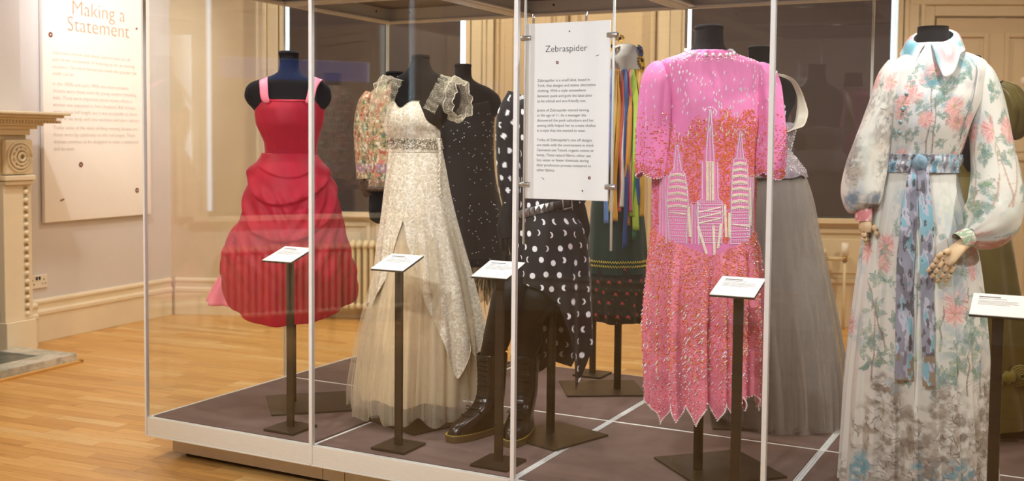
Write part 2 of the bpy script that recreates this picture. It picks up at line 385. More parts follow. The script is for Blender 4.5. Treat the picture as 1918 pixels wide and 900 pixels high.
stuff(rest.build('planks', oakB, floor))

def wall_piece(mb, a, d, n, s0, s1, z0, z1, t=.14, off=0.0):
    """slab on wall line a + d*s, surface pushed `off` into the room (n), t thick"""
    P = [a + d * s0 + n * off, a + d * s1 + n * off, a + d * s1 + n * (off - t), a + d * s0 + n * (off - t)]
    mb.prism([(p.x, p.y) for p in P], z0, z1)
def on_wall(a, d, n):
    return lambda s, z, off=0.0: a + d * s + n * off + Vector((0, 0, z))
def wall(name, a, d, n, s0, s1, holes, mat):
    mb = MB(); cur = s0
    for h0, h1, z0, z1 in holes:
        wall_piece(mb, a, d, n, cur, h0, 0, CEIL); wall_piece(mb, a, d, n, h0, h1, 0, z0); wall_piece(mb, a, d, n, h0, h1, z1, CEIL); cur = h1
    wall_piece(mb, a, d, n, cur, s1, 0, CEIL); return struct(mb.build(name, mat))
def skirting(name, a, d, n, runs, h=.27):
    mb = MB()
    for s0, s1 in runs:
        prof = [(0, 0), (.022, 0), (.022, .165), (.030, .172), (.030, .192), (.018, .205), (.018, .235), (.026, .245), (.026, .258), (.010, h), (0, h)]
        V = []
        for s in (s0, s1): V += [a + d * s + n * o + Vector((0, 0, z)) for o, z in prof]
        k = len(prof); mb.add(V, [tuple(range(k)), tuple(range(k, 2 * k))[::-1]] + [(i, (i + 1) % k, k + (i + 1) % k, k + i) for i in range(k)])
    return struct(mb.build(name, M['cream'], bevel=.002))
def bar(mb, a, d, n, s0, s1, z0, z1, off, t): wall_piece(mb, a, d, n, s0, s1, z0, z1, t, off)

wl = wall('wall_left', LW0, LD, LN, -3.3, 1.3, [], M['wall'])
skirting('baseboard_left', LW0, LD, LN, [(-.02, 1.24)])
W1 = (.836, 2.135, .765, 3.0); W2 = (3.690, 5.128, .765, 3.0)
wb = wall('wall_back', BW0, BD, BN, -.1, 9.4, [W1, W2], M['back'])
skirting('baseboard_back', BW0, BD, BN, [(.03, .60), (2.36, 3.44), (5.2, 5.32)])
FA, FD_, _, FL = dirs((-2.20, -1.72), (-0.42, -4.20)); FN = Vector((-FD_.y, FD_.x, 0))
W3 = (.662, 2.125, .765, 3.0)
wall('wall_front_left', FA, FD_, FN, -.2, FL + .1, [W3], M['wall']); skirting('baseboard_front_left', FA, FD_, FN, [(0, FL)])
GA, GD, _, GL = dirs((-0.42, -4.20), (6.6, -4.7)); GN = Vector((-GD.y, GD.x, 0))
wall('wall_front', GA, GD, GN, -.1, GL + .1, [], M['wall']); skirting('baseboard_front', GA, GD, GN, [(0, GL)])
RA, RD, _, RL = dirs((6.6, -4.7), (6.2, 6.562)); RN = Vector((-RD.y, RD.x, 0))
wall('wall_right', RA, RD, RN, -.1, RL + .1, [], M['wall']); skirting('baseboard_right', RA, RD, RN, [(0, RL)])

def window(name, a, d, n, W, gapL, gapR, arch=.20, slot=None):
    s0, s1, z0, z1 = W; root = thing(name, 'x', 'x', tuple(a + d * ((s0 + s1) / 2) + Vector((0, 0, z0))))
    for k in ('label', 'category'): del root[k]
    struct(root); mb = MB()
    def part(nm, mat, *bars, bevel=.003):
        m = MB()
        for b in bars: bar(m, a, d, n, *b)
        m.v = [Vector(p) - root.location for p in m.v]; return m.build(nm, mat, root, bevel=bevel)
    part('frame', M['cream'], (s0, s0 + .003, z0, z1, -.05, .05), (s1 - .003, s1, z0, z1, -.05, .05), (s0, s1, z1 - .04, z1, -.03, .07), (s0, s1, z0, z0 + .03, -.05, .06), ((s0 + s1) / 2 - .02, (s0 + s1) / 2 + .02, z0, z1, -.045, .04))
    for q in (0, 1):
        m_ = (s0 + s1) / 2; part('pane', M['wglass'], (s0 + .003 + q * (m_ - s0), m_ - .01 + q * (s1 - m_), z0 + .03, z1 - .04, -.04, .004), bevel=0)
    if slot is None: part('blind', M['blind'], (s0 + gapL, s1 - gapR, z0 + .012, z1 - .01, -.012, .012))
    else:                                                  # lower and upper blind; slot and film added to imitate a blue reflection
        a0, a1, b0, b1 = slot; part('blind', M['blind'], (s0 + gapL, s1 - gapR, z0 + .012, b0, -.012, .012)); part('blind', M['blind'], (s0 + gapL, s1 - gapR, b1, z1 - .01, -.012, .012))
        part('added_blue_film', M['film'], (a0, a1, b0, b1, -.030, .003), bevel=0)
        part('blind', M['blind'], (s0 + gapL, a0, b0, b1, -.012, .012)); part('blind', M['blind'], (a1, s1 - gapR, b0, b1, -.012, .012))
    part('sill', M['cream'], (s0 - .10, s1 + .10, z0 - .035, z0, .05, .13))
    for sd in (-1, 1):                                     # moulded architrave, three steps
        e = s0 if sd < 0 else s1
        q = lambda u0, u1, off: (e + sd * min(u0, u1) if sd > 0 else e - max(u0, u1), e + sd * max(u0, u1) if sd > 0 else e - min(u0, u1), .765 if sd else 0, z1 + .1, off, off)
        part('architrave', M['cream'], q(0, .035, .02), q(.045, .12, .030), q(.125, .15, .05), q(.15, arch, .038))
    return root
window('window_1', BW0, BD, BN, W1, .030, .036); window('window_2', BW0, BD, BN, W2, .030, .036); window('window_3', FA, FD_, FN, W3, .036, .030, slot=(.755, 1.79, 1.685, 1.825))
# panelling under and between the windows
def panels(parent, a, d, n, lst, mat):
    for s0, s1, z0, z1 in lst:
        mb = MB(); t = .028
        for b in ((s0, s0 + t, z0, z1), (s1 - t, s1, z0, z1), (s0 + t, s1 - t, z0, z0 + t), (s0 + t, s1 - t, z1 - t, z1)): bar(mb, a, d, n, *b, .014, .014)
        bar(mb, a, d, n, s0 + .07, s1 - .07, z0 + .07, z1 - .07, .008, .008); mb.build('panel', mat, parent, bevel=.003)
panels(wb, BW0, BD, BN, [(.86, 1.46, .31, .69), (1.50, 2.10, .31, .69), (3.72, 4.38, .31, .69), (4.44, 5.10, .31, .69)], M['cream'])
panels(wb, BW0, BD, BN, [(2.345, 2.84, .40, 2.95), (2.90, 3.46, .40, 2.95)], M['back'])
mb = MB()
for s in (2.317, 2.868, 3.476): bar(mb, BW0, BD, BN, s - .006, s + .006, .3, 3.1, .006, .006)
mb.build('panel_joint', plain('shadow_gap_brown', '#6d5637', .8), wb)
mb = MB(); bar(mb, BW0, BD, BN, 2.48, 2.50, .3, 3.1, .03, .03); bar(mb, BW0, BD, BN, 2.70, 2.74, .3, 3.1, .02, .02); bar(mb, BW0, BD, BN, 3.36, 3.38, .3, 3.1, .03, .03); mb.build('moulding', M['back'], wb, bevel=.004)

# door at the right end of the back wall
D0 = BW0 + BD * 5.75; door = thing('door_1', 'x', 'x', tuple(D0)); del door['label'], door['category']; struct(door)
def dpart(nm, mat, bars, bevel=.004, par=None):
    m = MB()
    for b in bars: bar(m, BW0, BD, BN, *b)
    m.v = [Vector(p) - D0 for p in m.v]; return m.build(nm, mat, par or door, bevel=bevel)
dpart('leaf', M['back'], [(5.385, 6.18, .01, 2.15, .03, .03)])
for z0, z1 in ((.22, .98), (1.18, 2.05)):
    for s0, s1 in ((5.46, 5.73), (5.84, 6.08)):
        dpart('panel', M['back'], [(s0, s0 + .03, z0, z1, .046, .017), (s1 - .03, s1, z0, z1, .046, .017), (s0 + .03, s1 - .03, z0, z0 + .03, .046, .017), (s0 + .03, s1 - .03, z1 - .03, z1, .046, .017), (s0 + .06, s1 - .06, z0 + .06, z1 - .06, .038, .009)])
dpart('door_frame', M['cream'], [(5.20, 5.30, 0, 2.30, .05, .05), (5.30, 5.37, 0, 2.24, .035, .035), (5.20, 6.4, 2.24, 2.34, .055, .055), (5.37, 6.2, 2.165, 2.24, .035, .035), (6.2, 6.4, 0, 2.24, .05, .05)])
hd = MB(); p = on_wall(BW0, BD, BN)
hd.cyl(p(6.01, 1.123, .03) - D0, p(6.01, 1.123, .08) - D0, .011); hd.cyl(p(6.01, 1.123, .075) - D0, p(6.12, 1.123, .075) - D0, .009); hd.build('lever_handle', M['steel'], door, True)
hk = MB(); hk.sweep([p(5.975, 1.724, .03) - D0, p(5.975, 1.724, .05) - D0], [(.022, .03), (.016, .024)], 18); hk.build('finger_plate', M['white'], door, True)

# column radiators under the windows
def radiator(nm, label, a, d, n, s0, s1, ztop, pipe):
    w = thing('radiator', label, 'radiator', tuple(a + d * ((s0 + s1) / 2) + n * .09), math.atan2(d.y, d.x), 'cream column radiators')
    k = int((s1 - s0) / .046); sec = MB()
    for dy in (-.035, .035):
        sec.sweep([(0, dy, .10), (0, dy, .13), (0, dy, ztop - .05), (0, dy, ztop - .02)], [(.010, .012), (.015, .015), (.015, .015), (.010, .012)], 8)
    sec.sweep([(0, -.055, ztop - .03), (0, 0, ztop - .012), (0, .055, ztop - .03)], [(.019, .022), (.020, .026), (.019, .022)], 8); sec.sweep([(0, -.055, .11), (0, 0, .10), (0, .055, .11)], [(.019, .02), (.020, .024), (.019, .02)], 8)
    me = mesh_of('section', sec.v, sec.f, True); me.materials.append(M['radiator'])
    for i in range(k): link('section', me, None, w, ((i - (k - 1) / 2) * .046, 0, 0))
    e = k * .023
    for sx in (-1, 1): MB().box((sx * (e - .06), 0, .05), (.03, .12, .1)).build('foot', M['radiator'], w, bevel=.006)
    v = MB(); x = e + pipe; v.cyl((x, 0, .0), (x, 0, ztop - .08), .011); v.cyl((e - .02, 0, ztop - .07), (x + .015, 0, ztop - .07), .014); v.build('pipe', M['radiator'], w, True)
    v = MB(); v.cyl((x, 0, ztop - .09), (x, 0, ztop - .05), .018); v.build('valve', M['brass'], w, True); MB().cyl((x, 0, ztop - .045), (x, 0, ztop + .04), .024).build('valve_head', M['white'], w, True)
    return w
M['radiator'] = plain('cream_radiator_enamel', '#e4d7b6', .35, var=.02)
radiator('radiator', 'cream column radiator under the window behind the red dress', BW0, BD, BN, .95, 2.03, .56, .10)
radiator('radiator', 'cream column radiator with a white valve behind the grey tulle gown', BW0, BD, BN, 3.55, 4.67, .56, .13)
radiator('radiator', 'cream column radiator mirrored in the glass in front of the red dress', FA, FD_, FN, .72, 2.06, .56, .10)

# ------------------------------------------------------------------ fireplace end of the left wall
brs = MB(); wall_piece(brs, LW0, LD, LN, -1.9, -.156, 0, CEIL, .10, .10); struct(brs.build('wall_chimney', M['wall']))
skirting('baseboard_chimney', LW0 + LN * .10, LD, LN, [(-.33, -.075)]); 
fp = thing('fireplace', 'cream carved fireplace surround with a dentil shelf on the left wall', 'fireplace', tuple(LW0 + LD * -.9 + LN * .10))
def L2(s, off, z): return LW0 + LD * s + LN * off + Vector((0, 0, z)) - fp.location
def lbox(mb, s0, s1, o0, o1, z0, z1):
    P = [L2(s, o, 0) for s, o in ((s0, o0), (s1, o0), (s1, o1), (s0, o1))]; mb.prism([(q.x, q.y) for q in P], z0, z1); return mb
S0, S1 = -1.66, -.215
m = MB(); lbox(m, S0 - .16, S1 + .195, .10, .36, 1.408, 1.426); lbox(m, S0 - .13, S1 + .165, .10, .335, 1.392, 1.408); lbox(m, S0 - .10, S1 + .13, .10, .31, 1.378, 1.392); m.build('shelf', M['cream'], fp, bevel=.005)
m = MB()
for i in range(76): s = S0 - .07 + i * .0225; lbox(m, s, s + .0125, .10, .29, 1.362, 1.378)
m.build('dentil_row', M['cream'], fp)
m = MB(); lbox(m, S0 - .04, S1 + .075, .10, .265, 1.345, 1.363); lbox(m, S0 - .02, S1 + .045, .10, .245, 1.325, 1.345); lbox(m, S0, S1 + .01, .10, .225, 1.29, 1.325); lbox(m, S0, S1, .10, .20, 1.05, 1.29); m.build('frieze', M['cream'], fp, bevel=.004)
for sd in (0, 1):
    a, b = (S1 - .18, S1 + .02) if sd else (S0 - .02, S0 + .18); c = (a + b) / 2
    m = MB(); lbox(m, a, b, .20, .235, 1.06, 1.265); m.build('corbel', M['cream'], fp, bevel=.012)
    m = MB()
    for i, rr in enumerate((.085, .065, .044, .022)):            # carved rosette
        cc = L2(c, .236 + i * .006, 1.163)
        m.sweep([cc + (LD * cos(t) + Vector((0, 0, 1)) * sin(t)) * rr for t in np.linspace(0, 2 * pi, 19)], .009, 6)
    for i in range(10):
        t = i * 2 * pi / 10; m.ball(L2(c, .238, 1.163) + (LD * cos(t) + Vector((0, 0, 1)) * sin(t)) * .054, .014, 6, 4)
    m.build('rosette', M['cream'], fp, True)
    m = MB(); lbox(m, a - .01, b + .01, .10, .245, 1.025, 1.055); lbox(m, a, b, .10, .235, 1.0, 1.025); m.build('capital', M['cream'], fp, bevel=.005)
    m = MB(); lbox(m, a, b, .10, .215, .20, 1.0); lbox(m, a - .008, b + .008, .10, .235, 0, .20); m.build('jamb', M['cream'], fp, bevel=.004)
    m = MB(); s = b - .045                                        # egg-and-dart strip down the edge of the jamb
    for i in range(16):
        z = .235 + i * .048; m.ball(L2(s, .218, z), (.016, .016, .017), 7, 5)
        m.add([L2(s - .02, .217, z + .024), L2(s, .229, z + .020), L2(s + .02, .217, z + .024), L2(s, .219, z + .034)], [(0, 1, 2, 3), (3, 2, 1, 0)])
    m.build('carved_strip', M['cream'], fp, True)
m = MB(); lbox(m, S0 + .18, S1 - .18, .10, .17, 0, 1.05); m.build('opening_slip', plain('black_iron', '#191817', .6), fp)
hm = Mat('grey_green_marble', '#b5b6ae', .3); v = hm.coord(); f = hm.noise(v, 6, 8, .7); hm.base(hm.ramp(f, [(.35, '#8d938c'), (.5, '#b9bab2'), (.58, '#d6d4cc'), (.65, '#a9aba4')]))
hi = Mat('dark_green_slate', '#59615c', .35); f = hi.noise(hi.coord(), 9, 6); hi.base(hi.ramp(f, [(.3, '#474f4b'), (.6, '#6a716c')]))
HB = LW0 + LN * .42
hearth = MB(); q = lambda s, o: LW0 + LD * s + LN * o
def hprism(mb, s0, s1, o0, o1, z0, z1): mb.prism([tuple((q(s, o))[:2]) for s, o in ((s0, o0), (s1, o0), (s1, o1), (s0, o1))], z0, z1)
hr = thing('hearth', 'grey veined marble hearth slab with a dark green inset on the floor', 'hearth', tuple(HB + LD * -1.0))
for nm, mt, b in (('marble_border', hm.m, [(-1.9, -.33, .55, .69, 0, .055), (-.47, -.33, .245, .55, 0, .055), (-1.9, -1.76, .245, .55, 0, .055)]), ('slate_inset', hi.m, [(-1.76, -.47, .245, .55, 0, .048)])):
    m = MB()
    for x in b: hprism(m, *x)
    m.v = [Vector(p) - hr.location for p in m.v]; m.build(nm, mt, hr, bevel=.004)
m = MB(); hprism(m, -1.93, -.305, .692, .715, 0, .014); hprism(m, -.328, -.305, .245, .715, 0, .014); m.v = [Vector(p) - hr.location for p in m.v]; m.build('wood_edging', plain('oak_edging', '#d3a662', .5), hr, bevel=.002)
# double socket
sk = thing('wall_socket', 'white double wall socket with two black switches above the skirting', 'socket', tuple(LW0 + LD * .036 + Vector((0, 0, .379))), math.atan2(LD.y, LD.x))
MB().box((0, -.006, 0), (.152, .012, .084)).build('face_plate', plain('ivory_plastic', '#e9e3d6', .4), sk, bevel=.004)
for x in (-.012, .010): MB().box((x, -.014, .022), (.013, .006, .020)).build('switch', M['black'], sk, bevel=.002)
pm = MB()
for cx in (-.045, .045):
    for dx, dz, w, h in ((0, .012, .006, .010), (-.012, -.014, .009, .005), (.012, -.014, .009, .005)): pm.box((cx + dx, -.0125, dz), (w, .002, h))
stuff(pm.build('pin_holes', M['black'], sk))

# exhibition poster on the left wall
PC = LW0 + LD * .55 + LN * .0
po = thing('poster', 'tall white exhibition poster with copper heading on the lilac wall', 'poster', tuple(PC + Vector((0, 0, 1.5))))
m = MB(); wall_piece(m, LW0, LD, LN, .078, 1.025, .745, 2.36, .026, .032); m.v = [Vector(p) - po.location for p in m.v]; m.build('board', plain('poster_board', '#f5f2f0', .6, var=.01), po, bevel=.003)
pw = lambda s, z, o=.0335: tuple(LW0 + LD * s + LN * o + Vector((0, 0, z)))
text('heading', 'Making a\nStatement', M['copper'], po, pw(.55, 2.062), LD, LN, width=.545, size=.14, align='CENTER', thin=-.0022, line=.78)
for z, b, wd in ((1.800, 'Statement dresses and sharp tailored suits are all\npart of the excitement of dressing up for an evening\noccasion. The more formal the event the grander the\noutfit can be.', .735),
             (1.605, 'In the 1830s and early 1900s the most exclusive\ndresses were those worn by young women attending\nballs. These were important social events where a\nwoman was expected to find a husband. Ball dresses\nwere always full length, but it was acceptable to show\nmore of the body with low necklines and short sleeves.', .76),
             (1.330, 'Today some of the most striking evening dresses are\nthose worn by celebrities on the red carpet. These\ndresses continue to be designed to make a statement\nand be seen.', .75)):
    text('lettering', b, M['paleink'], po, pw(.153, z), LD, LN, width=wd, size=.03, line=1.28, thin=-.0006)
WM = Matrix(((LD.x, 0, LN.x), (LD.y, 0, LN.y), (0, 1, 0)))
for s, z in ((.141, 1.917), (.377, 1.104), (.885, .918)):
    MB().ring(Vector(pw(s, z)) - po.location, .006, .017, WM).build('ring_mark', M['rust'], po)
MB().ring(Vector(pw(.895, 2.028)) - po.location, 0.0, .009, WM).build('dot_mark', M['rust'], po)
MB().box(Vector(pw(.218, .882)) - po.location, (.034, .008, .0012), WM @ Matrix.Rotation(.3, 3, 'Z')).build('dash_mark', M['rust'], po)

# ------------------------------------------------------------------ the glass display case
W, D, NX = .83, .855, 4; H = 1.894; X1, Y1 = W * NX, 2 * D; ZR = H + .085
case = thing('display_case', 'large glass display case with silver frame on a low aluminium plinth', 'display case', (X1 / 2, D, 0))
def cb(nm, mat, boxes, bevel=.0015, par=case, smooth=False):
    m = MB()
    for a, b in boxes: m.span([a[0] - X1 / 2, a[1] - D, a[2]], [b[0] - X1 / 2, b[1] - D, b[2]])
    return m.build(nm, mat, par, smooth, bevel=bevel)
FH = .080; ZF = ZD - FH
cb('shadow_base', M['black'], [((.11, .11, 0), (X1 - .11, Y1 - .11, .03))])
for i in range(NX):
    x0, x1 = i * W, (i + 1) * W
    for k, (a, b) in enumerate(((x0 + (.075 if i == 0 else .0), x0 + (.60 if i == 0 else .10)), (x0 + (.60 if i == 0 else .10), x1 - (.075 if i == NX - 1 else .0)))):
        if i == 0: a, b = ((x0 + .075, x1 - .0) if k == 0 else (x1 - .0, x1 + .0))
        if b - a < .02: continue
        cb('plinth_panel', M['plinth'], [((a + .001, .070, .018), (b - .001, .082, ZF))])
        cb('plinth_panel', M['plinth'], [((a + .001, Y1 - .082, .018), (b - .001, Y1 - .070, ZF))])
    cb('fascia', M['silver'], [((x0 + .001, 0.0, ZF + .006), (x1 - .001, .02, ZD - .004)), ((x0 + .001, -.003, ZF), (x1 - .001, .022, ZF + .006))])
    cb('fascia', M['silver'], [((x0 + .001, Y1 - .02, ZF), (x1 - .001, Y1, ZD - .004))])
    for j in range(2):
        y0, y1 = j * D, (j + 1) * D
        cb('deck_panel', M['deck'], [((x0 + .014 + (.01 if i == 0 else 0), y0 + (.022 if j == 0 else .012), ZD - .022), (x1 - (.014 if i != NX - 1 else .022), y1 - (.010 if j == 0 else .022), ZD))], .002)
for x0, x1 in ((0.075, .087), (X1 - .087, X1 - .075)):
    for j in range(2): cb('plinth_panel', M['plinth'], [((x0, .083 if j == 0 else D, .018), (x1, D if j == 0 else Y1 - .083, ZF))])
for x0, x1 in ((0, .02), (X1 - .02, X1)):
    for j in range(2): cb('fascia', M['silver'], [((x0, .021 + j * (D - .02), ZF), (x1, D + j * (D - .021), ZD - .004))])
cb('under_tray', M['black'], [((.02, .02, ZF + .02), (X1 - .02, Y1 - .02, ZD - .026))], 0)
for i in range(1, NX):                                             # aluminium rails between the deck panels
    x = i * W; wd = .006 if i == 1 else .012
    bx = [((x - wd, .0, ZD - .02), (x + wd, Y1, ZD - .004))]
    if i > 1: bx += [((x - .012, .0, ZD - .004), (x - .008, Y1, ZD)), ((x - .002, .0, ZD - .004), (x + .002, Y1, ZD)), ((x + .008, .0, ZD - .004), (x + .012, Y1, ZD))]
    cb('deck_rail', M['silverw'], bx, .0008)
cb('deck_rail', M['silverw'], [((.0, D - .009, ZD - .02), (X1, D + .006, ZD - .0008))], .0008)
# glass and its uprights
for i in range(NX):
    for y in (.004, Y1 - .012): cb('glass_pane', M['glass'], [((i * W + .005, y, ZD - .004), ((i + 1) * W - .005, y + .008, H + .01))], 0)
for x in (.004, X1 - .012):
    for j in range(2): cb('glass_pane', M['glass_side'], [((x, j * D + .005, ZD - .004), (x + .008, (j + 1) * D - .005, H + .01))], 0)
for i in range(NX + 1):
    x = i * W; w = .0075
    xa, xb = (x, x + .010) if i == 0 else ((x - .010, x) if i == NX else (x - w, x + w))
    cb('front_upright', M['silverw'], [((xa, -.003, ZF + .004), (xb, .014, H + .02))], .0015)
    xa, xb = (x, x + .010) if i == 0 else ((x - .010, x) if i == NX else (x - .005, x + .005))
    cb('rear_upright', M['silver'], [((xa, Y1 - .014, ZF + .004), (xb, Y1 + .002, H + .02))], .0015)
for x in (0, X1 - .010): cb('side_upright', M['silver'], [((x, D - .004, ZF + .004), (x + .010, D + .004, H + .02))], .001)
cb('glass_edge', M['edge'], [((-.003, .003, ZF + .004), (.0035, .013, H + .02))], .001)
# roof: frames of each bay, panels, bolts, little LED fittings
def rail(a, b):
    m = MB(); return cb('roof_beam', M['silver'], [(a, b)], .003)
for j, y in ((0, 0), (1, D), (2, Y1)):
    for i in range(NX): ya, yb = (y, y + .045) if j == 0 else ((y - .045, y) if j == 2 else (y - .035, y + .035)); rail((i * W, ya, H), ((i + 1) * W, yb, ZR))
for i in range(NX + 1):
    xa, xb = (0, .045) if i == 0 else ((X1 - .045, X1) if i == NX else (i * W - .035, i * W + .035))
    for j in range(2): rail((xa, j * D + .04, H), (xb, (j + 1) * D - .04, ZR))
for j in range(2):
    for i in range(NX):
        x0, x1, y0, y1 = i * W + .03, (i + 1) * W - .03, j * D + .03, (j + 1) * D - .03
        cb('roof_ledge', M['silverw'], [((x0, y0, H + .004), (x1, y0 + .03, H + .012)), ((x0, y1 - .03, H + .004), (x1, y1, H + .012)), ((x0, y0, H + .004), (x0 + .03, y1, H + .012)), ((x1 - .03, y0, H + .004), (x1, y1, H + .012))])
        cb('roof_panel', M['case_roof'], [((x0, y0, ZR - .012), (x1, y1, ZR))], 0)
        bl = MB()
        for x in (x0 + .14, x1 - .14): bl.cyl((x - X1 / 2, y1 - .004 - D, H + .05), (x - X1 / 2, y1 - .016 - D, H + .05), .006, 10)
        for y in (y0 + .14, y1 - .14): bl.cyl((x0 + .004 - X1 / 2, y - D, H + .05), (x0 + .016 - X1 / 2, y - D, H + .05), .006, 10)
        bl.build('bolt', M['bronze'], case)
        lx, ly = (x0 + x1) / 2, y0 + .30
        fit = cb('light_fitting', M['silverw'], [((lx - .05, ly - .03, ZR - .035), (lx + .05, ly + .03, ZR - .012))])
        e = cb('lens', emit('led_lens', '#fff6e6', 0.9), [((lx - .018, ly - .012, ZR - .037), (lx + .018, ly + .012, ZR - .035))], 0, fit)
        lamp('case_led', 'SPOT', (lx, ly, ZR - .045), (lx, ly + .05, 0), 11.0, NEUT, .02, 150, .5)

# label stands inside the case
def label_stand(x, y, label, flip=False, turn=0.0):
    t = thing('label_stand', label, 'label stand', (x, y, ZD), turn, 'label stands with white cards')
    MB().box((0, 0, .005), (.142, .148, .010)).build('base_plate', M['bronze'], t, bevel=.0015)
    MB().box((0, 0, .34), (.030, .012, .66)).build('post', M['bronze'], t, bevel=.001)
    tl = radians(17); R3 = Matrix.Rotation(tl, 3, 'X'); c = Vector((.0, -.012, .672))
    b = MB().box(c, (.138, .142, .006), R3).build('tray', plain('black_tray', '#1c1a19', .5) if 'tray' not in M else M['tray'], t, bevel=.001)
    M.setdefault('tray', b.data.materials[0])
    card = MB().box(c + R3 @ Vector((0, 0, .0042)), (.136, .140, .002), R3).build('card', M['white'], t)
    ln = MB(); u = lambda x0, x1, yy, h: ln.box(c + R3 @ Vector(((x0 + x1) / 2, yy, .0054)), (x1 - x0, h, .0004), R3)
    u(-.052, .004, .048, .007); u(-.052, .020, .036, .0022)
    for k, e in enumerate((.05, .046, .052, .030)): u(-.052, e, .022 - k * .008, .0018)
    ln.build('printed_lines', M['greyink'], card); return t
label_stand(.632, .128, 'label stand with white card in front of the red dress')
label_stand(1.130, .125, 'label stand with white card in front of the cream lace gown')
label_stand(1.542, .125, 'label stand with white card in front of the tall black boots')
label_stand(2.372, .125, 'label stand with white card in front of the pink beaded dress')
label_stand(3.098, .125, 'label stand with white card beside the floral shirt dress')
label_stand(1.258, 1.600, 'label stand facing away with only post and base plate behind polka-dot outfit', turn=pi)
label_stand(.115, 1.600, 'label stand facing away with card edge just showing behind cream gown', turn=pi)

# hanging text panel on two rods
pn = thing('text_panel', 'white hanging text panel held between two steel rods', 'text panel', (1.788, .12, 1.09))
MB().span((-.150, -.004, 0), (.150, .004, .580)).build('board', M['panelw'], pn, bevel=.001)
for x, z0 in ((-.155, -.155), (.162, -.160)): MB().cyl((x, 0, z0), (x, 0, ZR - .012 - 1.09), .0042, 12).build('rod', M['silverw'], pn, True)
for x, sx in ((-.155, 1), (.162, -1)):
    for z in (.533, .046): MB().cyl((x - sx * .014, -.001, z), (x + sx * .022, -.001, z), .0095, 14).build('clamp', M['steel'], pn, True, bevel=.001)
pp = lambda x, z: (x, .1155, z)
text('heading', 'Zebraspider', M['ink'], pn, pp(1.784, 1.575), (1, 0, 0), (0, -1, 0), width=.150, size=.03, align='CENTER', thin=-.0003)
for z, b, wd in ((1.486, 'Zebraspider is a small label, based in\nYork, that designs and makes alternative\nclothing. With a style somewhere\nbetween punk and goth the label aims\nto be ethical and eco-friendly too.', .210),
             (1.388, 'Janina of Zebraspider started sewing\nat the age of 11. As a teenager she\ndiscovered the punk subculture and her\nsewing skills helped her to create clothes\nin a style that she wanted to wear.', .211),
             (1.290, "Today all Zebraspider's one off designs\nare made with the environment in mind.\nGarments use Tencel, organic cotton or\nhemp. These natural fabrics either use\nless water or fewer chemicals during\ntheir production process compared to\nother fabrics.", .206)):
    text('lettering', b, M['greyink'], pn, pp(1.681, z - .008), (1, 0, 0), (0, -1, 0), width=wd, size=.012, line=1.32, thin=-.0000)
for x in (-.127, .064): MB().cyl((x, .002, .582), (x, .002, .612), .004, 10).build('hanger', M['steel'], pn, True)
PM = Matrix(((1, 0, 0), (0, 0, -1), (0, 1, 0))); pl = lambda x, z: Vector((x - 1.788, -.0048, z - 1.09))
for x, z in ((1.753, 1.540), (1.873, 1.164)): MB().ring(pl(x, z), .0018, .0050, PM).build('ring_mark', M['rust'], pn)
for x, z in ((1.796, 1.640), (1.849, 1.121)): MB().ring(pl(x, z), 0, .0026, PM).build('dot_mark', M['ink'], pn)
for x, z, a in ((1.895, 1.559, .35), (1.705, 1.158, -.6)): MB().box(pl(x, z), (.011, .0016, .0008), PM @ Matrix.Rotation(a, 3, 'Z')).build('dash_mark', M['ink'], pn)
# ------------------------------------------------------------------ dress forms and garments
CF, SF = cos(FIG), sin(FIG)
def fig(name, label, cat, L, turn=0.0, group=None): return thing(name, label, cat, (L[0], L[1], ZD), FIG + turn, group)
def lofc(L, wx, wy):
    dx, dy = wx - L[0], wy - L[1]; return dx * CF + dy * SF, -dx * SF + dy * CF
def form(L, label, zn, rows, plate=None, plate_rot=0.0, psize=(.34, .34), pole=True, mat='velvet', neck_r=.046, bottom=True, zpole=.95):
    """covered dress form: bust with rounded arm stumps and neck, pole, steel base plate"""
    t = fig('dress_form', label, 'mannequin', L, group='dress forms in the case')
    b = Loft(rows); o = b.build('bust', M[mat], t, 64, 90, cap_bot=True)
    m = MB(); z = zn - ZD; cx = rows[0][1]; r = rows[0][2]
    m.sweep([(cx, rows[0][4] if len(rows[0]) > 4 else 0, z - .006), (cx, rows[0][4] if len(rows[0]) > 4 else 0, z + .006), (cx, rows[0][4] if len(rows[0]) > 4 else 0, z + .009)], [r + .002, r + .002, r - .006], 32); m.build('neck_cap', M[mat], t, True)
    if pole: MB().cyl((0, 0, .008), (0, 0, zpole - ZD), .0165, 16).build('pole', M['bronze'], t, True)
    if plate is not None:
        px, py = lofc(L, *plate); MB().box((px, py, .004), (psize[0], psize[1], .008), Matrix.Rotation(plate_rot - FIG, 3, 'Z')).build('base_plate', M['bronze'], t, bevel=.001)
    return t
def bust_rows(zn, cx, neck, base, sh, hip=None, k=1.0, zs=None):
    """standard female torso below a neck top at zn; sh = shoulder half width"""
    z = lambda d: zn - d
    return [(z(0), cx, neck, neck), (z(.03), cx, neck * .97, neck * .97), (z(.065), cx, neck * 1.08, neck * 1.12), (z(.09), cx, base, neck * 1.35), (z(.105), cx, base * 1.6, .068), (z(.125), cx, sh * .82, .072), (z(.15), cx, sh * .97, .072), (z(.185), cx, sh, .072),
            (z(.22), cx, sh * .97, .080), (z(.25), cx, sh * .86, .094), (z(.285), cx, sh * .775, .106), (z(.34), cx, sh * .73, .112), (z(.40), cx, sh * .64, .098), (z(.45), cx, sh * .58, .086), (z(.52), cx, sh * .66, .096), (z(.60), cx, sh * .80, .110), (z(.68), cx, sh * .84, .115), (z(.74), cx, sh * .8, .11), (z(.76), cx, sh * .6, .08)]

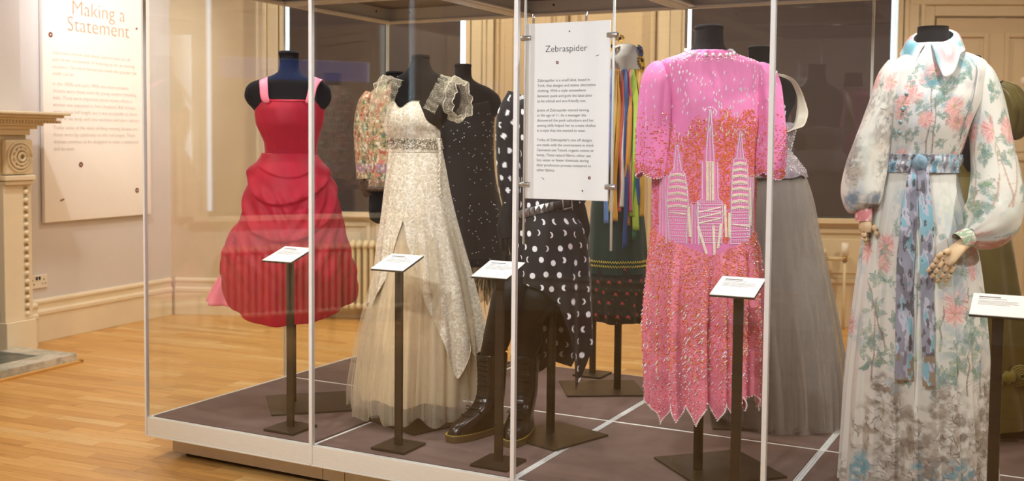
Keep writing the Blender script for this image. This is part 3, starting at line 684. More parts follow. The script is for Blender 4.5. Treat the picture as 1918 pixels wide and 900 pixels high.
# ================================================================== 1 red dress
LR = (.374, .457)
form(LR, 'black dress form holding up the red cocktail dress', 1.636,
     [(1.636, -.013, .040, .040), (1.60, -.011, .039, .039), (1.565, -.011, .043, .045), (1.547, -.012, .062, .055), (1.530, -.014, .110, .064), (1.512, -.015, .158, .07), (1.485, -.016, .177, .072), (1.459, -.016, .181, .074), (1.43, -.014, .171, .08), (1.401, -.012, .146, .09), (1.36, -.01, .130, .10), (1.30, -.008, .115, .09), (1.226, -.004, .098, .08), (1.14, -.006, .13, .1), (1.05, -.006, .15, .11), (.98, -.006, .13, .1)],
     plate=(.449, .48), plate_rot=radians(44), zpole=1.0)
M['red'] = cloth('raspberry_red_silk', '#ad0d2e', .5, .06, 500, .10, .10)
M['pink_silk'] = cloth('rose_pink_silk', '#ef7f96', .5, .3, 500, .08, .10)
rd = fig('dress', 'red cocktail dress with pink straps and a draped swagged overskirt', 'dress', LR)
ub = lambda a, n, p=0: (lambda th, z: a * np.sin(n * th + p))
def bod_fold(th, z):
    zz = z + ZD; s = np.exp(-((np.abs(th) - .55) / .05) ** 2) + .7 * np.exp(-((np.abs(th) - 1.25) / .05) ** 2)
    return -.0016 * s + .0012 * np.sin(40 * zz + 2 * th) * np.exp(-((zz - 1.25) / .05) ** 2) + .0008 * np.sin(11 * th + 25 * zz)
bod = Loft([(1.455, -.003, .118, .098), (1.441, -.003, .127, .102), (1.42, -.006, .140, .108), (1.401, -.009, .143, .112), (1.348, -.01, .137, .116), (1.304, -.008, .122, .104), (1.259, -.004, .109, .09), (1.226, -.004, .105, .084), (1.17, -.004, .112, .09)], bod_fold,
           top=lambda th: 1.441 - .038 * np.clip((np.abs(np.sin(th)) - .80) / .2, 0, 1) - .02 * (np.cos(th) < 0))
bod.build('bodice', M['red'], rd, 128, 60, thick=.003)
m = MB(); m.sweep([tuple(bod.at(t, 1.436 - ZD - .0 * abs(t), .002)) for t in np.linspace(-1.0, 1.0, 40)], .0022, 6); m.build('top_binding', M['red'], rd, True)
for x0, x1 in ((-.093, -.108), (.098, .112)):                                   # straps over the shoulders
    V = []; F = []; pts = [(x0 + .012 * (1 if x0 < 0 else -1), -.098, 1.425), (x0, -.100, 1.45), (x0 * 1.03, -.088, 1.485), (x0 * 1.10, -.071, 1.513), (x1 * 1.03, -.03, 1.534), (x1, .02, 1.535), (x1, .06, 1.515), (x1, .088, 1.46), (x1, .1, 1.42)]
    for i, (x, y, z) in enumerate(pts): V += [(x - .0165, y - .002, z - ZD + (.006 if x > 0 else -.006) * (z > 1.5)), (x + .0165, y - .002, z - ZD + (-.006 if x > 0 else .006) * (z > 1.5))]
    F = [(2 * i, 2 * i + 1, 2 * i + 3, 2 * i + 2) for i in range(len(pts) - 1)]
    o = link('strap', mesh_of('strap', V, F, True), M['pink_silk'], rd); q = o.modifiers.new('s', 'SUBSURF'); q.levels = q.render_levels = 2; q = o.modifiers.new('t', 'SOLIDIFY'); q.thickness = .002
def swag(th, z):
    """swags hung from gathers at both hips: curved folds that dip at the front"""
    zz = z + ZD; f = np.cos(th); g = np.clip((1.21 - zz) / .1, 0, 1)
    s = np.abs(np.sin(th)); o = 0
    for zc, dip, amp, wdt in ((1.168, .045, .008, .012), (1.105, .095, .016, .015), (1.02, .16, .016, .017)):
        c = zc + .05 * s ** 2 - dip * np.clip(f, -.2, 1) * .9 + .008 * np.sin(3 * th + zc * 40)
        d = (zz - c) / wdt; o = o + amp * np.exp(-np.where(d > 0, d * .42, d * 1.8) ** 2) * (0.45 + .55 * s)
    r_ = .5 + .5 * np.tanh(3 * (th - .25)); w = np.sin(70 * (zz + .25 * th) + 2 * np.sin(3 * th)) * (1 - r_) + np.sin(66 * (zz - .30 * th) + 1.2) * r_
    o = o + np.clip((1.10 - zz) / .1, 0, 1) * np.clip((zz - .62) / .2, .15, 1) * .0065 * np.sign(w) * np.abs(w) ** .8 * (.35 + .65 * np.abs(np.sin(1.3 * th + .3)))
    hip = .020 * np.exp(-((zz - 1.155) / .028) ** 2) * (np.exp(-((np.abs(th) - 1.35) / .35) ** 2))
    low = np.clip((1.02 - zz) / .35, 0, 1); vert = low * (.008 * np.sin(7 * th + 1 + 4 * zz) + .0055 * np.sin(13 * th + 2.2) + .003 * np.sin(23 * th + 6 * zz))
    return g * o + hip + vert
ov = Loft([(1.222, -.012, .112, .094), (1.192, -.008, .128, .11), (1.143, -.010, .150, .13), (1.07, -.001, .178, .155), (.958, .002, .205, .185), (.882, -.014, .238, .21), (.814, -.018, .260, .225), (.729, -.013, .277, .235), (.645, -.006, .274, .235), (.575, -.009, .266, .23), (.53, -.012, .26, .225)], swag,
          hem=interp_hem([(-180, .64), (-145, .70), (-120, .77), (-100, .77), (-88, .745), (-76, .70), (-64, .64), (-50, .585), (-28, .548), (0, .53), (30, .545), (52, .572), (72, .60), (84, .615), (95, .625), (130, .63), (180, .62)]))
ov.build('draped_overskirt', M['red'], rd, 300, 220, thick=.002)
un = Loft([(1.19, -.01, .10, .08), (1.07, -.001, .14, .105), (.969, -.005, .165, .125), (.85, -.022, .195, .13), (.744, -.048, .228, .132), (.66, -.066, .262, .134), (.598, -.078, .280, .136)], folds([(11, .006), (19, .004), (5, .005)], 1.1, .6, 3, 1.2),
          hem=lambda th: .598 - .006 * np.cos(5 * th) - .012 * np.cos(th))
un.build('underskirt', M['pink_silk'], rd, 240, 60, thick=.002)

# ================================================================== 2 cream lace gown
LC = (.98, .518)
form(LC, 'black dress form inside the cream lace gown with a dark neck', 1.608,
     [(1.608, -.011, .035, .037), (1.59, -.012, .037, .038), (1.553, -.013, .056, .05), (1.535, -.011, .085, .06), (1.515, -.002, .118, .066), (1.486, .008, .136, .07), (1.45, .010, .140, .072), (1.42, .010, .134, .08), (1.375, .0, .112, .09), (1.33, -.03, .10, .095), (1.25, -.03, .085, .075), (1.12, -.02, .11, .09), (1.0, -.02, .12, .10)],
     plate=(.985, .50), plate_rot=radians(-20), psize=(.36, .34), mat='velvet_brown', zpole=1.05)
cg = fig('gown', 'cream lace evening gown with sheer ruffled sleeves and a beaded belt', 'gown', LC)
lm = Mat('cream_lace', '#d9cdb6', .8, 0, .2, .2); v = lm.coord((1, .4, 1))
vo = lm.node('ShaderNodeTexVoronoi'); vo.feature = 'DISTANCE_TO_EDGE'; vo.inputs['Scale'].default_value = 46; nz = lm.node('ShaderNodeTexNoise'); nz.inputs['Scale'].default_value = 26; nz.inputs['Detail'].default_value = 2
av = lm.node('ShaderNodeVectorMath', operation='MULTIPLY_ADD'); lm.link(v, nz.inputs['Vector']); lm.link(nz.outputs['Color'], av.inputs[0]); av.inputs[1].default_value = (.055,) * 3; lm.link(v, av.inputs[2]); lm.link(av.outputs[0], vo.inputs['Vector'])
ed = lm.ramp(vo.outputs['Distance'], [(0, '#f6f1e4'), (.05, '#efe8d8'), (.11, '#dacfba'), (.35, '#e3d9c6'), (.6, '#d6cab4')]); n2 = lm.noise(v, 95, 2); gr = lm.ramp(n2, [(.35, '#cfc5b4'), (.6, '#ffffff')])
mx = lm.node('ShaderNodeMix', data_type='RGBA', blend_type='MULTIPLY'); mx.inputs[0].default_value = .55; lm.link(ed, mx.inputs[6]); lm.link(gr, mx.inputs[7]); lm.base(mx.outputs[2]); lm.bump(vo.outputs['Distance'], .5, .003)
M['lace'] = lm.m
M['peach'] = cloth('peach_cream_lining', '#dcc7a4', .8, .2, 600, .05)
M['tulle'] = sheer('cream_tulle', '#e9dcc2', .34, .40, (70, 70, 1.0), .22); M['tulle2'] = sheer('cream_tulle_outer', '#efe6d2', .16, .40, (90, 90, .8), .16)
M['chiffon'] = sheer('sheer_cream_net', '#e2d8bf', .16, .55, (80, 80, 80), .16, pattern=160)
cb_ = Loft([(1.43, -.05, .080, .085), (1.40, -.050, .09, .10), (1.381, -.049, .096, .108), (1.339, -.045, .108, .112), (1.307, -.041, .107, .10), (1.275, -.030, .099, .088), (1.233, -.029, .107, .092)],
           lambda th, z: .010 * np.exp(-((z + ZD - 1.365) / .035) ** 2) * np.exp(-((np.abs(th + .12) - .42) / .26) ** 2) + .0018 * np.sin(60 * (z + ZD) + 3 * th) * np.exp(-((z + ZD - 1.33) / .03) ** 2) * (th > -.1),
           top=lambda th: 1.404 + .028 * (1 - np.exp(-((th + .35) / .30) ** 2)) - .030 * np.clip((np.abs(th + .08) - .85) / .7, 0, 1))
cb_.build('bodice', M['lace'], cg, 128, 50, thick=.003)
m = MB(); m.sweep([tuple(cb_.at(t, cb_.top(np.array(t)) - ZD, .002)) for t in np.linspace(-1.4, 1.4, 60)], .0025, 6); m.build('neckline_trim', M['chiffon'], cg, True)
lh = interp_hem([(-180, .5), (-140, .42), (-95, .60), (-75, .655), (-62, .63), (-48, .70), (-32, .86), (-18, .98), (-6, .84), (8, .66), (18, .585), (26, .49), (34, .40), (38, .37), (46, .44), (54, .50), (62, .45), (70, .41), (78, .5), (95, .62), (135, .45), (180, .5)])
cl = Loft([(1.237, -.029, .107, .092), (1.187, -.026, .115, .102), (1.096, -.023, .129, .122), (.99, -.017, .146, .145), (.883, -.012, .166, .168), (.744, -.001, .193, .196), (.648, .001, .213, .214), (.519, .003, .236, .235), (.368, 0, .252, .25)],
          folds([(11, .009), (19, .006), (7, .008), (29, .003)], 1.12, .45, 5, 1.1), hem=lh)
lace_o = cl.build('lace_overskirt', M['lace'], cg, 340, 180)
m = MB()
for th0, th1 in ((-pi, pi),):
    m.sweep([tuple(cl.at(t, cl.hem(np.array(t)) - ZD, .0015)) for t in np.linspace(-pi, pi, 400)], .0014, 5, cap=False)
m.build('scalloped_hem', M['lace'], lace_o, True)
ctf = lambda sd, a: folds([(17, .008 * a), (27, .006 * a), (9, .010 * a), (41, .003 * a)], 1.15, .2, sd, 1.0)
Loft([(1.20, -.026, .100, .086), (.99, -.016, .134, .134), (.734, -.002, .182, .19), (.5, -.006, .215, .215), (.26, -.015, .228, .225)], ctf(1, .8), hem=lambda th: .27 + .01 * np.sin(7 * th)).build('lining', M['peach'], cg, 200, 60)
Loft([(1.20, -.026, .102, .088), (.99, -.016, .138, .139), (.734, -.002, .189, .198), (.562, -.005, .222, .222), (.417, -.012, .242, .236), (.281, -.017, .252, .242), (.19, -.015, .254, .244)], ctf(2, 1), hem=lambda th: .205 + .012 * np.sin(9 * th + 1) + .008 * np.sin(17 * th)).build('tulle_skirt', M['tulle'], cg, 300, 80)
Loft([(1.0, -.016, .140, .14), (.734, -.002, .193, .201), (.562, -.007, .230, .226), (.417, -.015, .251, .242), (.281, -.020, .262, .25), (.19, -.017, .262, .25)], ctf(4, 1.15), hem=lambda th: .222 + .05 * np.clip(-np.sin(th) - .5, 0, 1) + .014 * np.sin(6 * th) + .008 * np.sin(23 * th)).build('tulle_skirt', M['tulle2'], cg, 300, 80)
bt = Loft([(1.29, -.034, .104, .094), (1.275, -.030, .102, .092), (1.245, -.029, .108, .096)]); P = []
for k in range(900): P.append(bt.at(RNG.uniform(-1.9, 1.9), RNG.uniform(1.249, 1.287) - ZD + .004 * 0, .002))
beads('belt_beads', P[:520], M.setdefault('beadsilver', plain('silver_beads', '#cfc6b4', .2, .8)), cg, .0030)
beads('belt_beads', P[520:], M.setdefault('beadpearl', plain('pearl_beads', '#efe8da', .25, .0, spec=.7)), cg, .0030)
def ribbon(name, pts, w, mat, parent, wob=.0, n=60, axis=(0, 1, 0), thick=.0006, freq=24, amp=.004, kk=5):
    """soft strip of cloth along pts; w = width (number or list)"""
    P = np.array(pts, float); s = np.linspace(0, len(P) - 1, n); i = np.arange(len(P)); Q = np.stack([pchip(i, P[:, k], s) for k in range(3)], -1)
    Wd = np.interp(s, i, w) if isinstance(w, (list, tuple)) else np.full(n, w); ax = np.array(axis, float); ax /= np.linalg.norm(ax); V = []
    r = np.random.default_rng(len(name) + n); p1, p2 = r.uniform(0, 6, 2)
    for a in range(n):
        t = Q[min(a + 1, n - 1)] - Q[max(a - 1, 0)]; t /= np.linalg.norm(t) + 1e-9; b = ax - t * (ax @ t); b /= np.linalg.norm(b) + 1e-9; nn = np.cross(t, b)
        for k in range(kk):
            u = k / (kk - 1) - .5; V.append(Q[a] + b * u * Wd[a] + nn * (amp * sin(freq * a / n * 2 + p1 + 3 * u) + wob * u * sin(freq * 2.3 * a / n + p2) * (1 if k in (0, kk - 1) else .4)))
    F = [(a * kk + k, a * kk + k + 1, (a + 1) * kk + k + 1, (a + 1) * kk + k) for a in range(n - 1) for k in range(kk - 1)]
    o = link(name, mesh_of(name, V, F, True), mat, parent)
    if thick: q = o.modifiers.new('cloth', 'SOLIDIFY'); q.thickness = thick
    return o
zz = lambda z: z - ZD
def ruffle_sleeve(cx, sg, yaw):
    o = Loft([(0, 0, 1, 1), (1, 0, 1, 1)])
    V = []; na, nb = 64, 22                                 # short tube round the arm, drooping and ruffled
    for b in range(nb):
        t = b / (nb - 1); ax = .018 + .072 * t
        for a in range(na):
            th = 2 * pi * a / na; r = .060 + .016 * sin(pi * t) + (.006 * sin(7 * th + 5 * t) + .004 * sin(13 * th - 3 * t)) * (.3 + t)
            q = Matrix.Rotation(yaw, 3, 'Z') @ Vector((sg * (ax - .05 + .012 * cos(th) * (1 - t)), r * sin(th) * .95 + .008 * sin(4 * th) * t, r * cos(th) * 1.05 - .018 * t + .012 * max(0, cos(th))))
            V.append((cx + sg * .055 + q.x, -.018 + q.y, zz(1.447) + q.z))
    F = [(b * na + a, b * na + (a + 1) % na, (b + 1) * na + (a + 1) % na, (b + 1) * na + a) for b in range(nb - 1) for a in range(na)]
    slv = link('sleeve', mesh_of('sleeve', V, F, True), M['chiffon'], cg)
    e = [V[(nb - 1) * na + a % na] for a in range(na + 1)]; MB().sweep(e, .0016, 5, cap=False).build('sleeve_hem', M['lace'], slv, True)
    e = [V[(nb // 2) * na + a % na] for a in range(na + 1)]; MB().sweep(e, .0012, 5, cap=False).build('sleeve_hem', M['lace'], slv, True)
ruffle_sleeve(.072, 1, radians(-38)); ruffle_sleeve(-.080, -1, radians(-30))
ribbon('shoulder_strap', [(-.128, -.075, zz(1.405)), (-.118, -.072, zz(1.46)), (-.098, -.05, zz(1.512)), (-.075, .0, zz(1.535)), (-.09, .06, zz(1.48))], [.03, .04, .05, .05, .05], M['chiffon'], cg, .004, axis=(1, 0, 0.3), thick=0)
ribbon('shoulder_strap', [(.030, -.092, zz(1.395)), (.052, -.085, zz(1.44)), (.085, -.062, zz(1.50)), (.10, -.02, zz(1.53)), (.10, .05, zz(1.49))], [.05, .05, .06, .06, .05], M['chiffon'], cg, .006, axis=(1, 0, -.3), thick=0)
ribbon('lace_tie', [(.066, -.07, zz(1.29)), (.072, -.075, zz(1.22)), (.070, -.088, zz(1.13)), (.078, -.095, zz(1.06))], [.012, .010, .011, .010], M['lace'], cg, .006, axis=(1, -.4, 0), freq=40)

# ================================================================== 3 black sequin dress on its form
LB = (.62, 1.45)
form(LB, 'black dress form under the black sequin-dotted dress', 1.644,
     [(1.644, -.002, .040, .042), (1.60, -.001, .041, .043), (1.583, -.001, .046, .048), (1.560, .002, .075, .058), (1.545, 0, .115, .066), (1.526, -.002, .148, .07), (1.50, -.001, .175, .072), (1.479, 0, .184, .074), (1.455, 0, .186, .076), (1.435, 0, .181, .08), (1.40, 0, .16, .09), (1.36, 0, .14, .1), (1.24, 0, .11, .085), (1.0, 0, .13, .10)],
     plate=(.62, 1.47), plate_rot=0)
bd = fig('dress', 'long black dress dotted with tiny sequins behind the cream gown', 'dress', LB)
M['blackcrepe'] = cloth('black_crepe', '#100e10', .8, .06, 700, .12)
bl = Loft([(1.50, -.001, .15, .080), (1.46, 0, .160, .09), (1.42, 0, .158, .098), (1.388, 0, .153, .104), (1.315, 0, .148, .112), (1.24, -.001, .150, .108), (1.11, 0, .158, .12), (.953, .005, .183, .15), (.80, .006, .204, .175), (.68, .008, .218, .19)], folds([(7, .010), (12, .005)], 1.2, .7, 8, 1.3),
          top=lambda th: 1.485 - .03 * np.cos(th) ** 2)
bl.build('body', M['blackcrepe'], bd, 160, 90, thick=.003)
P = [bl.at(RNG.uniform(-1.5, 1.5), RNG.uniform(.70, 1.44) - ZD, .002) for _ in range(230)]
beads('sequins', P, plain('grey_sequins', '#dfe3e8', .2, .2), bd, .0027)
M['blacknet'] = sheer('black_net', '#15120f', .55, .35, (60, 60, 3), .6)
Loft([(.72, .008, .214, .186), (.60, .008, .228, .2), (.52, .008, .236, .205)], folds([(13, .012), (29, .006)], .72, .52, 2), hem=lambda th: .53 + .02 * np.sin(9 * th) + .014 * np.sin(31 * th)).build('net_hem', M['blacknet'], bd, 240, 30)
fr = MB()
for k in range(150):
    th = RNG.uniform(-1.6, 1.6); z = RNG.uniform(.52, .62); p = bl.at(th, z - ZD + .06, .004); L = RNG.uniform(.05, .16)
    q = p + np.array([RNG.uniform(-.02, .02), RNG.uniform(-.01, .01), -L]); fr.sweep([p, (p + q) / 2 + RNG.uniform(-.006, .006, 3), q], [.0016, .0024, .0006], 4)
stuff(fr.build('feather_fringe', M['blackcrepe'], bd))

# ================================================================== 4 floral sequin jacket
LJ = (.205, 1.475); kj = 5.475 / 5.25
form(LJ, 'black dress form wearing the floral sequin jacket', 1.618, bust_rows(1.618, .0, .045, .06, .155), plate=(.23, 1.46), plate_rot=radians(10))
jk = fig('jacket', 'floral jacket covered in pastel sequins half hidden behind cream gown', 'jacket', LJ)
M['sequinprint'] = printed('sequin_floral_cloth', .45, .1, 260, .5)
def floral_sequin(s, seed=0):
    U = s.TH * .16 * 40 + seed * 7; V = (s.Z + ZD) * 40; n = fbm(U * .55, V * .22, 3 + seed); n2 = fbm(U * 1.1, V * .8, 9 + seed); n3 = fbm(U * 3.5, V * 1.6, 5 + seed, 2)
    C = np.array(lin('#b9a37c'))[None, None] * np.ones((*U.shape, 3))
    def put(mask, col): C[mask] = lin(col)
    put(n > .56, '#c9b58e'); put((n2 > .58), '#7f8a5c'); put((n2 > .66), '#5d7a62'); put((n2 < .40), '#c98e63'); put((n2 < .33), '#b3573a'); put((fbm(U * .9, V * .9, 21) > .66), '#d9896f')
    zb = s.Z + ZD; put((np.abs(zb - 1.14) < .022) & (n3 > .45), '#b389a0'); put((zb < 1.085), '#9a8a6c'); put((zb < 1.085) & (n3 > .55), '#b8786a')
    put((n3 > .70), '#efe4c8'); put((n3 < .24), '#6a5438'); put((zb < 1.047) , '#5c5262'); return C
jb = Loft([(1.56, .003, .062, .06), (1.545, .004, .09, .07), (1.52, .005, .125, .078), (1.48, .008, .146, .084), (1.42, .008, .158, .1), (1.34, .008, .164, .112), (1.25, .008, .164, .11), (1.15, .008, .167, .115), (1.03, .01, .170, .118)], folds([(9, .005), (15, .003)], 1.4, 1.03, 4))
jb.build('body', M['sequinprint'], jk, 220, 200, col=floral_sequin, thick=.004)
def sleeve(name, pts, rad, mat, parent, col=None, n=40, rings=70, wob=None, flat=None, cap=False):
    P = np.array(pts, float); i = np.arange(len(P)); s = np.linspace(0, len(P) - 1, rings); Q = np.stack([pchip(i, P[:, k], s) for k in range(3)], -1)
    ra = [r if isinstance(r, (tuple, list)) else (r, r) for r in rad]; R = np.stack([pchip(i, [r[k] for r in ra], s) for k in (0, 1)], -1)
    m = MB(); m.sweep([tuple(q) for q in Q], [tuple(r) for r in R], n, cap, flat, wob); me = mesh_of(name, m.v, m.f, True)
    if col is not None:
        class G: pass
        g = G(); g.TH = np.tile(np.linspace(-pi, pi, n, endpoint=False)[None], (rings, 1)); g.P = np.array(m.v).reshape(rings, n, 3); g.Z = g.P[..., 2]; g.T = np.tile(np.linspace(0, 1, rings)[:, None], (1, n)); paint(me, col(g))
    return link(name, me, mat, parent)
for sg in (-1, 1):
    sleeve('sleeve', [(sg * .115, 0, zz(1.515)), (sg * .140, -.005, zz(1.46)), (sg * .152, -.02, zz(1.34)), (sg * .150, -.03, zz(1.20)), (sg * .142, -.035, zz(1.085))], [.035, .047, .05, .048, .046], M['sequinprint'], jk, lambda s: floral_sequin(s, 2), 48, 160, lambda th, t: 1 + .05 * sin(3 * th + 9 * t))
P = [jb.at(RNG.uniform(-1.6, 1.6), RNG.uniform(1.04, 1.52) - ZD, .003) for _ in range(420)]
beads('sequins', P, M['beadpearl'], jk, .0026)
M['dkbrocade'] = plain('dark_brocade', '#5b4632', .6, .1, var=.5, scale=70)
sleeve('cuff', [(-.135, -.035, zz(1.075)), (-.128, -.035, zz(1.03)), (-.115, -.035, zz(1.0))], [.040, .038, .030], M['dkbrocade'], jk)
for z0, th_ in ((1.052, 0),): MB().sweep([tuple(jb.at(t, zz(z0 - .018), .004)) for t in np.linspace(-pi, pi, 80)], [(.006, .011)] * 80, 6, cap=False).build("border_braid", M['dkbrocade'], jk, True)
# ================================================================== 5 polka-dot outfit with boots
LP = (1.533, .559)
M['leg'] = cloth('black_hosiery', '#100e0d', .55, .05, 600, .1)
pf = form(LP, 'black full-leg dress form in the polka-dot outfit on a thin pole', 1.50,
     [(1.50, -.036, .042, .044), (1.47, -.036, .045, .047), (1.45, -.036, .07, .055), (1.435, -.036, .10, .066), (1.40, -.036, .125, .08), (1.33, -.036, .118, .1), (1.25, -.036, .105, .095), (1.15, -.035, .09, .08), (1.04, -.03, .10, .09), (.93, -.02, .125, .11), (.82, -.03, .135, .115), (.76, -.035, .12, .1)],
     plate=(1.565, .535), plate_rot=radians(-18), psize=(.27, .30), zpole=.95)
def moon(s, k=20, seed=0):
    """white dots going through the phases of the moon, on black"""
    U = (s.TH if not hasattr(s, 'uoff') else s.TH + s.uoff) * .155 * k; V = (s.Z) * k; C = np.ones((*U.shape, 3)) * np.array(lin('#17151a'))
    r = np.random.default_rng(seed); i = np.floor(V).astype(int); Uo = U + .5 * (i % 2); j = np.floor(Uo).astype(int)
    t = r.random((200, 200, 5)); g = t[i % 200, j % 200]; du = Uo - j - .5 - (g[..., 0] - .5) * .30; dv = V - i - .5 - (g[..., 1] - .5) * .30
    rad = .215; ph = np.floor(g[..., 2] * 5); ins = (du ** 2 / .85 + dv ** 2 < rad ** 2); off = np.choose(ph.astype(int) % 5, [9., 9., .22, .14, -.16]); sgn = np.where(g[..., 3] > .5, 1, -1)
    C[ins & ((du - off * sgn) ** 2 + dv ** 2 > rad ** 2 * 1.02)] = lin('#eceef4'); return C
M['polka'] = printed('moon_phase_dot_cloth', .65, .2, 500)
ot = fig('outfit', 'black top and pointed skirt printed with white moon-phase dots', 'outfit', LP)
pt = Loft([(1.47, -.036, .06, .055), (1.45, -.036, .082, .068), (1.41, -.036, .118, .085), (1.31, -.035, .118, .105), (1.21, -.036, .104, .098), (1.13, -.035, .096, .086), (1.03, -.029, .110, .096)], folds([(6, .004)], 1.3, 1.0, 3))
pt.build('top', M['polka'], ot, 300, 190, col=moon, thick=.003, dense=.4)
ph_ = interp_hem([(-180, .42), (-150, .36), (-120, .55), (-95, .70), (-75, .755), (-40, .757), (-15, .735), (0, .70), (8, .685), (16, .62), (24, .56), (31, .44), (36, .362), (44, .40), (54, .50), (66, .575), (90, .60), (120, .55), (150, .40), (180, .42)])
ps = Loft([(1.045, -.027, .110, .096), (1.0, -.02, .122, .108), (.961, -.010, .136, .124), (.88, -.004, .143, .136), (.807, -.002, .146, .142), (.70, .0, .150, .146), (.50, .004, .155, .15), (.35, .008, .145, .14)],
          folds([(7, .012), (12, .007), (4, .008)], 1.03, .45, 14, 1.0), hem=ph_)
ps.build('skirt', M['polka'], ot, 520, 330, col=moon, thick=.002, dense=.5)
for sg in (-1, 1):
    sl = sleeve('sleeve', [(-.036 + sg * .10, 0, zz(1.455)), (-.036 + sg * .135, -.005, zz(1.36)), (-.036 + sg * .14, -.01, zz(1.25)), (-.036 + sg * .135, -.02, zz(1.12)), (-.036 + sg * .125, -.03, zz(1.05))], [.04, .046, .042, .036, .03], M['polka'], ot, lambda s: moon(type('Q', (), dict(TH=s.TH * .3, Z=s.Z, uoff=3.0 + sg))(), 20, 5), 48, 120)
    # gloved hand: palm and five fingers hanging at the hip
    sleeve('glove', [(-.036 + sg * .125, -.03, zz(1.06)), (-.036 + sg * .135, -.035, zz(1.0)), (-.036 + sg * .138, -.04, zz(.955)), (-.036 + sg * .134, -.045, zz(.92))], [(.026, .026), (.030, .022), (.036, .018), (.030, .014)], M['leg'], ot, cap=True)
    for k in range(4): sleeve('finger', [(-.036 + sg * .134 + (k - 1.5) * .015, -.045, zz(.93)), (-.036 + sg * .131 + (k - 1.5) * .016, -.050, zz(.895)), (-.036 + sg * .126 + (k - 1.5) * .015, -.046, zz(.862 + .006 * abs(k - 1.4)))], [.009, .008, .006], M['leg'], ot, n=8, rings=12, cap=True)
    sleeve('thumb', [(-.036 + sg * .110, -.045, zz(.965)), (-.036 + sg * .098, -.055, zz(.94)), (-.036 + sg * .095, -.055, zz(.905))], [.011, .009, .007], M['leg'], ot, n=8, rings=12, cap=True)
# pyramid stud belt
bl_ = fig('belt', 'black belt with silver pyramid studs slung over the dotted skirt', 'belt', LP)
def beltz(t): return 1.028 + .032 * sin(t + .35) - ZD
m = MB(); pts = [ps.at(t, beltz(t), .006) for t in np.linspace(-pi, pi, 80)]; m.sweep([tuple(p) for p in pts], [(.003, .017)] * 80, 8, cap=False); m.build('strap', plain('black_leather', '#141314', .4), bl_, True)
st = MB()
for t in np.arange(-1.25, .30, .155):
    c = ps.at(t, beltz(t), .010); a = ps.at(t - .07, beltz(t - .07), .010); b = ps.at(t + .07, beltz(t + .07), .010); tip = ps.at(t, beltz(t), .026); h = np.array([0, 0, .016])
    MB().add([a - h, b - h, b + h, a + h, tip], [(0, 1, 4), (1, 2, 4), (2, 3, 4), (3, 0, 4), (3, 2, 1, 0)]).build('stud', M['steel'], bl_)
bk = MB(); c0 = [ps.at(t, beltz(t) + dz, .012) for t, dz in ((.50, -.02), (.50, .02), (.86, .02), (.86, -.02), (.50, -.02))]; bk.sweep([tuple(p) for p in c0], .0032, 8); bk.build('buckle', M['steel'], bl_, True)
# legs (part of the form)
def leg(sg, hip, foot):
    h = Vector(hip); f = Vector(foot); k = h.lerp(f, .52) + Vector((-.02 * 1, -.05, 0))
    sleeve('leg', [h, h.lerp(k, .55) + Vector((0, -.02, 0)), k, k.lerp(f, .45) + Vector((.006, .02, 0)), f, f - Vector((0, 0, .12))], [(.074, .078), (.068, .072), (.047, .050), (.050, .054), (.036, .038), (.034, .036)], M['leg'], pf, n=24, rings=60, cap=True)
bootL = (1.312, .478); bootR = (1.433, .530)
bl1, bl2 = lofc(LP, *bootL), lofc(LP, *bootR)
leg(-1, (-.115, -.01, zz(.79)), (bl1[0], bl1[1], zz(.44))); leg(1, (-.02, -.01, zz(.79)), (bl2[0], bl2[1], zz(.44)))
M['bootleather'] = Mat('black_boot_leather', '#0c0908', .25, 0, .5).m
M['sole'] = plain('amber_brown_sole', '#54432a', .45, 0, var=.1); M['yellow'] = plain('yellow_stitch', '#c9b23c', .6)
